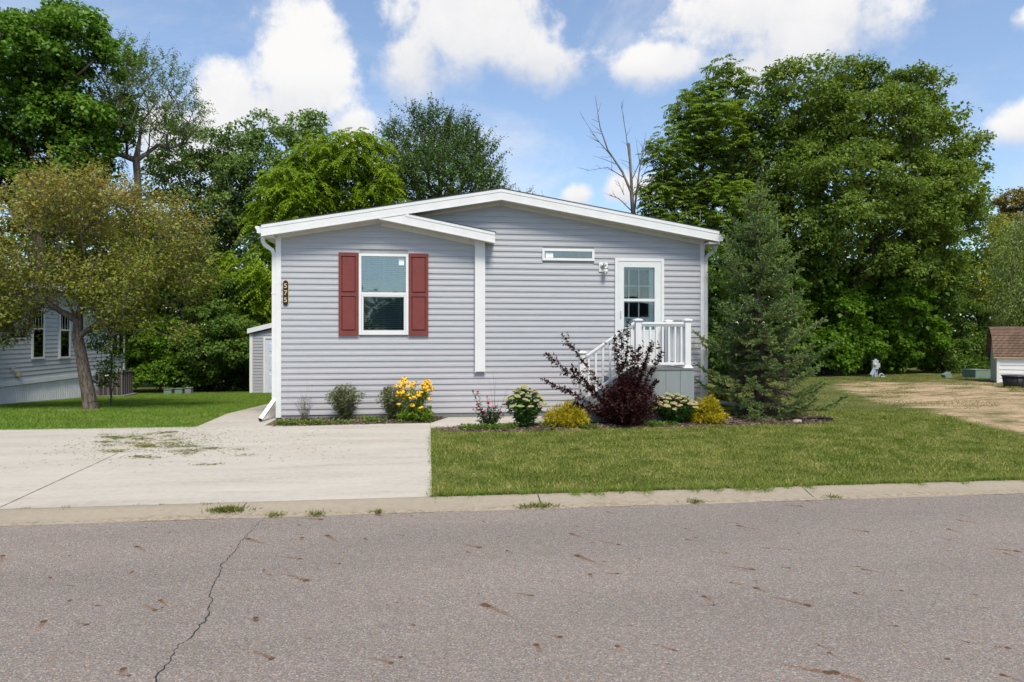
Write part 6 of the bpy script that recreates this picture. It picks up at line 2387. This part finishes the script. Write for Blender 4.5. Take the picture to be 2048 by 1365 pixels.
# ------------------------------------------------------------------ grass and litter
def inside(poly, x, y):
    r = np.zeros(len(x), dtype=bool)
    n = len(poly)
    for i in range(n):
        (x0, y0), (x1, y1) = poly[i], poly[(i + 1) % n]
        c = ((y0 > y) != (y1 > y)) & (x < (x1 - x0) * (y - y0) / (y1 - y0 + 1e-12) + x0)
        r ^= c
    return r


gzv = np.vectorize(gz)


def blades(x, y, h, w, rng, lean=0.5):
    """single upright blades (one triangle each)"""
    n = len(x)
    z = gzv(x, y)
    P = np.stack([x, y, z - 0.004], 1)
    a = rng.random(n) * 6.283
    s = np.stack([np.cos(a), np.sin(a), np.zeros(n)], 1) * (np.broadcast_to(w, n) * .5)[:, None]
    tip = P + np.stack([rng.normal(0, lean, n) * h, rng.normal(0, lean, n) * h, h * np.ones(n)], 1)
    V = np.stack([P - s, P + s, tip], 1).reshape(-1, 3)
    return V, np.arange(3 * n, dtype=np.int32).reshape(-1, 3)


def lawns():
    rng = np.random.default_rng(60)
    # front lawn
    n = 250000
    x = 2.86 + 13.2 * rng.random(n)
    y = -6.13 + 6.2 * rng.random(n) ** 1.0
    k = ~inside(BED_B, x, y) & ~((x < 5.72) & (y > -1.46 + (x - 2.9) * .18)) & ~((y > -1.85 + 0.03 * np.sin(x * 9)) & (x < 8.6)) & ~((x < 8.6) & (y > -.1))
    x, y = x[k], y[k]
    dm = np.array([dirt_at(a, b) for a, b in zip(x[:], y[:])])
    k = dm + rng.normal(0, .12, len(x)) < 0.5
    x, y = x[k], y[k]
    patch = np.sin(x * 1.7 + 1.1 * np.sin(y * 1.3)) * np.sin(y * 2.3 + .6 * np.sin(x * .9))
    p2 = np.sin(x * 5.1 + 2 * np.sin(y * 3.7)) * np.sin(y * 6.3 + 1.5 * np.sin(x * 4.1))
    h = (0.026 + 0.022 * rng.random(len(x))) * (1 + .22 * patch + .28 * p2)
    edge = (y < -5.86 + .07 * np.sin(x * 5) + .05 * np.sin(x * 13))
    h = np.where(edge, h * rng.uniform(1.0, 1.9, len(x)), h)
    V, F = blades(x, y, h, 0.0075 + 0.006 * rng.random(len(x)), rng, .6)
    o = big_mesh('front_lawn_grass', V, F, LM['lawn'])
    tag(o, 'mown front lawn with green and straw blades between driveway and bare lot', 'grass', kind='stuff')
    # ragged green fringe that hangs over the kerb and the driveway edge
    m = 20000
    x = rng.uniform(2.92, 15.5, m)
    clus = (np.sin(x * 3.1) + np.sin(x * 9.7 + 1) + np.sin(x * 1.3) + np.sin(x * 23.0)) * .3
    kf = rng.random(m) < .35 + .65 * np.clip(clus + .4, 0, 1)
    x, clus = x[kf], clus[kf]
    m = len(x)
    y = -6.05 - np.abs(rng.normal(0, .06, m)) * np.clip(.75 + 1.5 * clus, .2, 2.2)
    m2 = 700
    x2 = 2.91 - np.abs(rng.normal(0, .022, m2)) * (1 + .8 * np.sin(np.arange(m2) * .37)) + .015
    y2 = rng.uniform(-6.1, -1.9, m2)
    X, Y = np.concatenate([x, x2]), np.concatenate([y, y2])
    V, F = blades(X, np.maximum(Y, -6.27), np.concatenate([rng.uniform(.02, .07, m), rng.uniform(.01, .025, m2)]), 0.008, rng, 1.0)
    V[:, 2] += 0.02
    tag(big_mesh('lawn_fringe', V, F, LM['fringe']), 'longer bright green grass overhanging the kerb', 'grass', kind='stuff')
    # left yard
    n = 150000
    x = -8.45 + 7.3 * rng.random(n)
    y = -1.08 + 15.0 * rng.random(n) ** 1.25
    k = (x < -1.17 - .02 * np.maximum(y, 0)) & (y > -1.10 + (x + 1.15) * -.013)
    x, y = x[k], y[k]
    V, F = blades(x, y, 0.035 + .02 * rng.random(len(x)), 0.012, rng)
    tag(big_mesh('left_yard_grass', V, F, LM['lawn_green']), 'green mown grass between driveway and blue-grey house', 'grass', kind='stuff')
    n = 40000
    x = -14 + 5.6 * rng.random(n)
    y = -.9 + 8 * rng.random(n)
    # right side and back: sparse tufts over the bare lot, greener at the far edge
    n = 230000
    x = 8.6 + 40 * rng.random(n) ** 1.1
    y = -5.5 + 30 * rng.random(n) ** 1.05
    dm = np.array([dirt_at(a, b) for a, b in zip(x, y)])
    pat = np.sin(x * .9 + 2 * np.sin(y * .55)) + np.sin(y * 1.9 + np.sin(x * .7)) + .8 * np.sin(x * 2.7 - y * 2.2)
    keep = (dm < .45) | ((pat > .55) & (rng.random(n) < .8)) | (rng.random(n) < .03)
    keep &= ~((y < 0) & (x < 13)) & ~inside(BED_B, x, y) & ~((x > 28.5) & (y > 14.8) & (x < 33) & (y < 19))
    x, y = x[keep], y[keep]
    dist = np.hypot(x - 2.9, y + 13.5)
    V, F = blades(x, y, (0.018 + .025 * rng.random(len(x))) * (1 + dist / 60), 0.009 * (dist / 14), rng, .9)
    V[:, 2] += 0.015
    tag(big_mesh('lot_grass', V, F, LM['lot']), 'patchy grass growing back over the bare sandy lot', 'grass', kind='stuff')
    # bed weeds
    cs = [(0.2, 1.0, -1.02, -.86, 900), (1.0, 1.5, -1.0, -.8, 200), (1.7, 2.1, -.9, -.75, 250), (1.5, 1.9, -.55, -.35, 200), (3.4, 4.0, -1.82, -1.6, 500), (4.0, 4.4, -1.85, -1.6, 300), (4.8, 5.1, -1.75, -1.6, 150), (6.7, 7.0, -1.80, -1.62, 350), (9.2, 10.3, -.9, -.3, 500), (5.5, 5.8, -1.9, -1.8, 150), (7.0, 7.3, -1.75, -1.6, 120)]
    parts = []
    for (a, b, c, d, k) in cs:
        X, Y = rng.uniform(a, b, k), rng.uniform(c, d, k)
        P = np.stack([X, Y, gzv(X, Y) + rng.uniform(.01, .08, k)], 1)
        parts.append(leaf_arrays(P, rng.normal(0, .7, (k, 3)) + np.array([0, 0, .35]), np.array([0, 0, 1.0]) + rng.normal(0, .4, (k, 3)), rng.uniform(.03, .07, k), .022))
    V, F = join(parts)
    tag(big_mesh('bed_weeds', V, F, LM['weed']), 'low bright green weeds creeping through the mulch', 'weeds', kind='stuff')
    # grass clippings blown on the driveway
    arcs = [[(-2.52, -1.47), (-1.96, -2.07), (-1.7, -1.79), (-1.47, -1.58), (-1.34, -1.49)], [(-2.15, -2.23), (-1.62, -3.11), (-1.22, -3.49), (-0.8, -3.73)], [(-1.47, -1.58), (-1.06, -2.38), (-0.56, -2.92), (-0.22, -3.11), (0.23, -3.22)],
            [(-1.58, -2.5), (-0.88, -3.18), (-0.42, -3.45)], [(-1.53, -2.03), (-0.74, -3.02), (-0.35, -3.35), (-0.25, -3.25)], [(-2.04, -1.71), (-1.41, -2.35), (-1.33, -2.15)], [(-2.25, -1.82), (-1.57, -2.65), (-1.23, -2.8)],
            [(-0.11, -4.12), (0.08, -4.23)], [(0.25, -3.61), (0.39, -3.63)], [(0.59, -3.58), (0.69, -3.59)]]
    cx, cy = [], []
    for ar in arcs:
        for (p, q) in zip(ar[:-1], ar[1:]):
            ln = math.dist(p, q)
            for c_ in range(max(1, int(ln / .16))):
                if rng.random() < .22:
                    continue
                f = rng.random()
                x0, y0 = p[0] + (q[0] - p[0]) * f, p[1] + (q[1] - p[1]) * f
                m = int(rng.integers(25, 95))
                cx.append(x0 + rng.normal(0, .055 + .04 * rng.random(), m))
                cy.append(y0 + rng.normal(0, .03 + .05 * rng.random(), m))
    cx.append(rng.normal(-1.2, .6, 1100))
    cy.append(rng.normal(-2.5, .6, 1100))
    cx, cy = np.concatenate(cx), np.minimum(np.concatenate(cy), -1.2)
    kk = np.ones(len(cx), dtype=bool)
    extra = 350
    ex, ey = rng.uniform(-2.6, 1.8, extra), rng.uniform(-4.2, -1.3, extra)
    X, Y = np.concatenate([cx[kk], ex]), np.concatenate([cy[kk], ey])
    P = np.stack([X, Y, gzv(X, Y) + .021 + .006 * rng.random(len(X))], 1)
    a = rng.random(len(X)) * 6.283
    D = np.stack([np.cos(a), np.sin(a) * .6, rng.uniform(0, .25, len(X))], 1)
    V, F = leaf_arrays(P, D, np.array([0, 0, 1.0]) + rng.normal(0, .3, (len(X), 3)), rng.uniform(.02, .05, len(X)), .008)
    tag(big_mesh('grass_clippings', V, F, LM['clip']), 'grass clippings blown in arcs across the driveway', 'clippings', kind='stuff')
    # mulch chips
    k = 5000
    X = np.concatenate([rng.uniform(.1, 3.1, k), rng.uniform(2.9, 10.6, 2 * k)])
    Y = np.concatenate([rng.uniform(-1.15, -.13, k), rng.uniform(-2.0, -.1, 2 * k)])
    ins = inside(BED_A, X, Y) | inside(BED_B, X, Y)
    X, Y = X[ins], Y[ins]
    P = np.stack([X, Y, gzv(X, Y) + rng.uniform(.015, .05, len(X))], 1)
    V, F = leaf_arrays(P, rng.normal(0, 1, (len(X), 3)) * np.array([1, 1, .25]), np.array([0, 0, 1.0]) + rng.normal(0, .5, (len(X), 3)), rng.uniform(.03, .08, len(X)), .018, .05, 0)
    tag(big_mesh('mulch_chips', V, F, leaf_mat('mulch_chip', [(0.03, 0.02, 0.015), (0.08, 0.055, 0.04), (0.15, 0.11, 0.085), (0.28, 0.23, 0.18)], 0.0, 0.9)), 'loose bark chips on the planting beds', 'mulch', kind='stuff')


lawns()


def kerb_weeds():
    rng = np.random.default_rng(66)
    spots = [(0.85, -6.30, .17, 420, 'large tuft of crabgrass in the driveway end of the kerb'), (0.62, -6.13, .10, 160, 'weed tuft in the kerb joint just left of the large crabgrass tuft'), (0.15, -6.12, .05, 60, 'small weed tuft in the kerb joint below the driveway'),
             (-.1, -6.12, .04, 45, 'smaller weed tuft in the kerb joint below the driveway, left of another'), (-.75, -6.11, .06, 70, 'weed tuft in the kerb joint left of the driveway centre'), (-1.15, -6.11, .07, 80, 'weed tuft near the driveway crack at the kerb'),
             (1.35, -6.455, .07, 60, 'grass tuft at the asphalt edge right of the large crabgrass tuft'), (1.75, -6.46, .08, 70, 'grass tuft at the asphalt edge below the driveway end'), (2.35, -6.455, .05, 40, 'small grass tuft at the asphalt edge before the lawn'),
             (4.0, -6.44, .22, 170, 'straggling grass strip at the asphalt edge in front of the roses'), (5.7, -6.45, .10, 60, 'thin grass tuft at the asphalt edge in front of the golden shrub'), (7.3, -6.44, .08, 40, 'thin grass tuft at the asphalt edge in front of the porch'),
             (2.98, -6.12, .13, 320, 'bushy grass clump at the corner of lawn and driveway')]
    for (x, y, r, n, lab) in spots:
        z0 = -0.145 if y < -6.35 else -.118
        X, Y = x + rng.normal(0, r * .5, n), y + rng.normal(0, min(.035, r * .4), n)
        h = rng.uniform(.01, .035, n) * (1 + r * 2)
        P = np.stack([X, Y, np.full(n, z0 - .03)], 1)
        D = np.stack([rng.normal(0, .8, n), rng.normal(0, .7, n), rng.uniform(.4, 1.0, n)], 1)
        V, F = leaf_arrays(P, D, rng.normal(0, 1, (n, 3)), h + .03, .009)
        V[:, 2] = np.maximum(V[:, 2], z0 - .03)
        o = big_mesh('weed_tuft', V, F, LM['clip'])
        tag(o, lab, 'weed', 'weed tufts along the kerb')


kerb_weeds()


# ------------------------------------------------------------------ far wood that reads as one mass
def far_wood():
    rng = np.random.default_rng(70)
    parts = []
    def mass(x0, x1, y, depth, ztop, n, gap):
        C = []
        for i in range(n):
            x = rng.uniform(x0, x1)
            zt = ztop(x)
            C.append((x, y + rng.uniform(-depth, depth), -0.6 + (zt + .6) * rng.random() ** 1.1))
        parts.append(clump_leaves(np.array(C), 46, 1.15, .6, .36, .26, rng, .3))
    mass(-34, -1.0, 29, 2.5, lambda x: 7.2 + 1.1 * math.sin(x * .9) + .8 * math.sin(x * 2.3), 620, 1)
    mass(-2, 16, 33, 2.5, lambda x: 5.5 + 1.0 * math.sin(x * .8), 200, 1)
    mass(14, 60, 37, 3.0, lambda x: (6.3 if x < 44 else 8.5) + .9 * math.sin(x * .7) + .6 * math.sin(x * 1.9), 1150, 1)
    C = np.stack([rng.uniform(16, 52, 420), rng.uniform(26.5, 28.5, 420), -0.9 + 2.6 * rng.random(420)], 1)
    parts.append(clump_leaves(C, 40, .7, .6, .22, .15, rng, .3))
    V, F = join(parts)
    o = big_mesh('far_wood', V, F, LM['shade'])
    tag(o, 'dense dark wood closing the view behind the nearer trees', 'wood', kind='stuff')


far_wood()


# ------------------------------------------------------------------ across the street (seen only in the window panes)
def across():
    rng = np.random.default_rng(90)
    for i, (x, y, h, r, lab) in enumerate(((-5.5, -40, 7.0, 3.0, 'leafy tree across the street mirrored in the lower window pane'), (1.5, -44, 5.2, 2.4, 'smaller tree across the street mirrored in the window'), (25.5, -40, 8.0, 3.0, 'tree across the street mirrored in the door glass'))):
        tp = thing('street_tree', lab, 'tree', (x, y, -.14), 'trees across the street')
        C = clump_centres([(x, y, h * .62, r, r, h * .36)], 130, .5, rng)
        A, B, ra, rb = grow((x, y, -.14), trunk_line((x, y, -.14), (x, y, h * .6), (0, 0), 4, rng, .08), C, .16, rng)
        V, F = seg_tubes(A, B, ra, rb, 5)
        big_mesh('trunk', V, F, M['bark_dark'], tp, True)
        V, F = clump_leaves(C, 50, .8, .6, .3, .2, rng)
        big_mesh('crown', V, F, LM['shade'], tp)
    C = np.stack([rng.uniform(-30, 14, 260), rng.uniform(-56, -50, 260), 5.0 * rng.random(260)], 1)  # leaf mass added out of view to darken the lower pane's reflection
    V, F = clump_leaves(C, 26, 1.3, .6, .5, .34, rng)
    tag(big_mesh('reflection_leaf_mass', V, F, LM['shade']), 'leaf mass added across the street to darken the window reflection', 'leaf mass', kind='stuff')
    hh = thing('opposite_house', 'low house across the street mirrored in the door glass', 'house', (18, -42, -.14))
    g = MB()
    g.box(13, 23.5, -46, -38, -.14, 2.8)
    g.build('wall', M['siding_neigh'], hh)
    g = MB()
    g.prism([(12.6, 2.8), (23.9, 2.8), (18.25, 4.6)], 'y', -46.3, -37.6)
    g.build('roof', M['shingle'], hh)
    for a in (14.2, 17.0, 20.4):
        g = MB()
        g.box(a, a + 1.2, -37.99, -37.95, .9, 2.2)
        g.build('window', M['vinyl'], hh)


across()
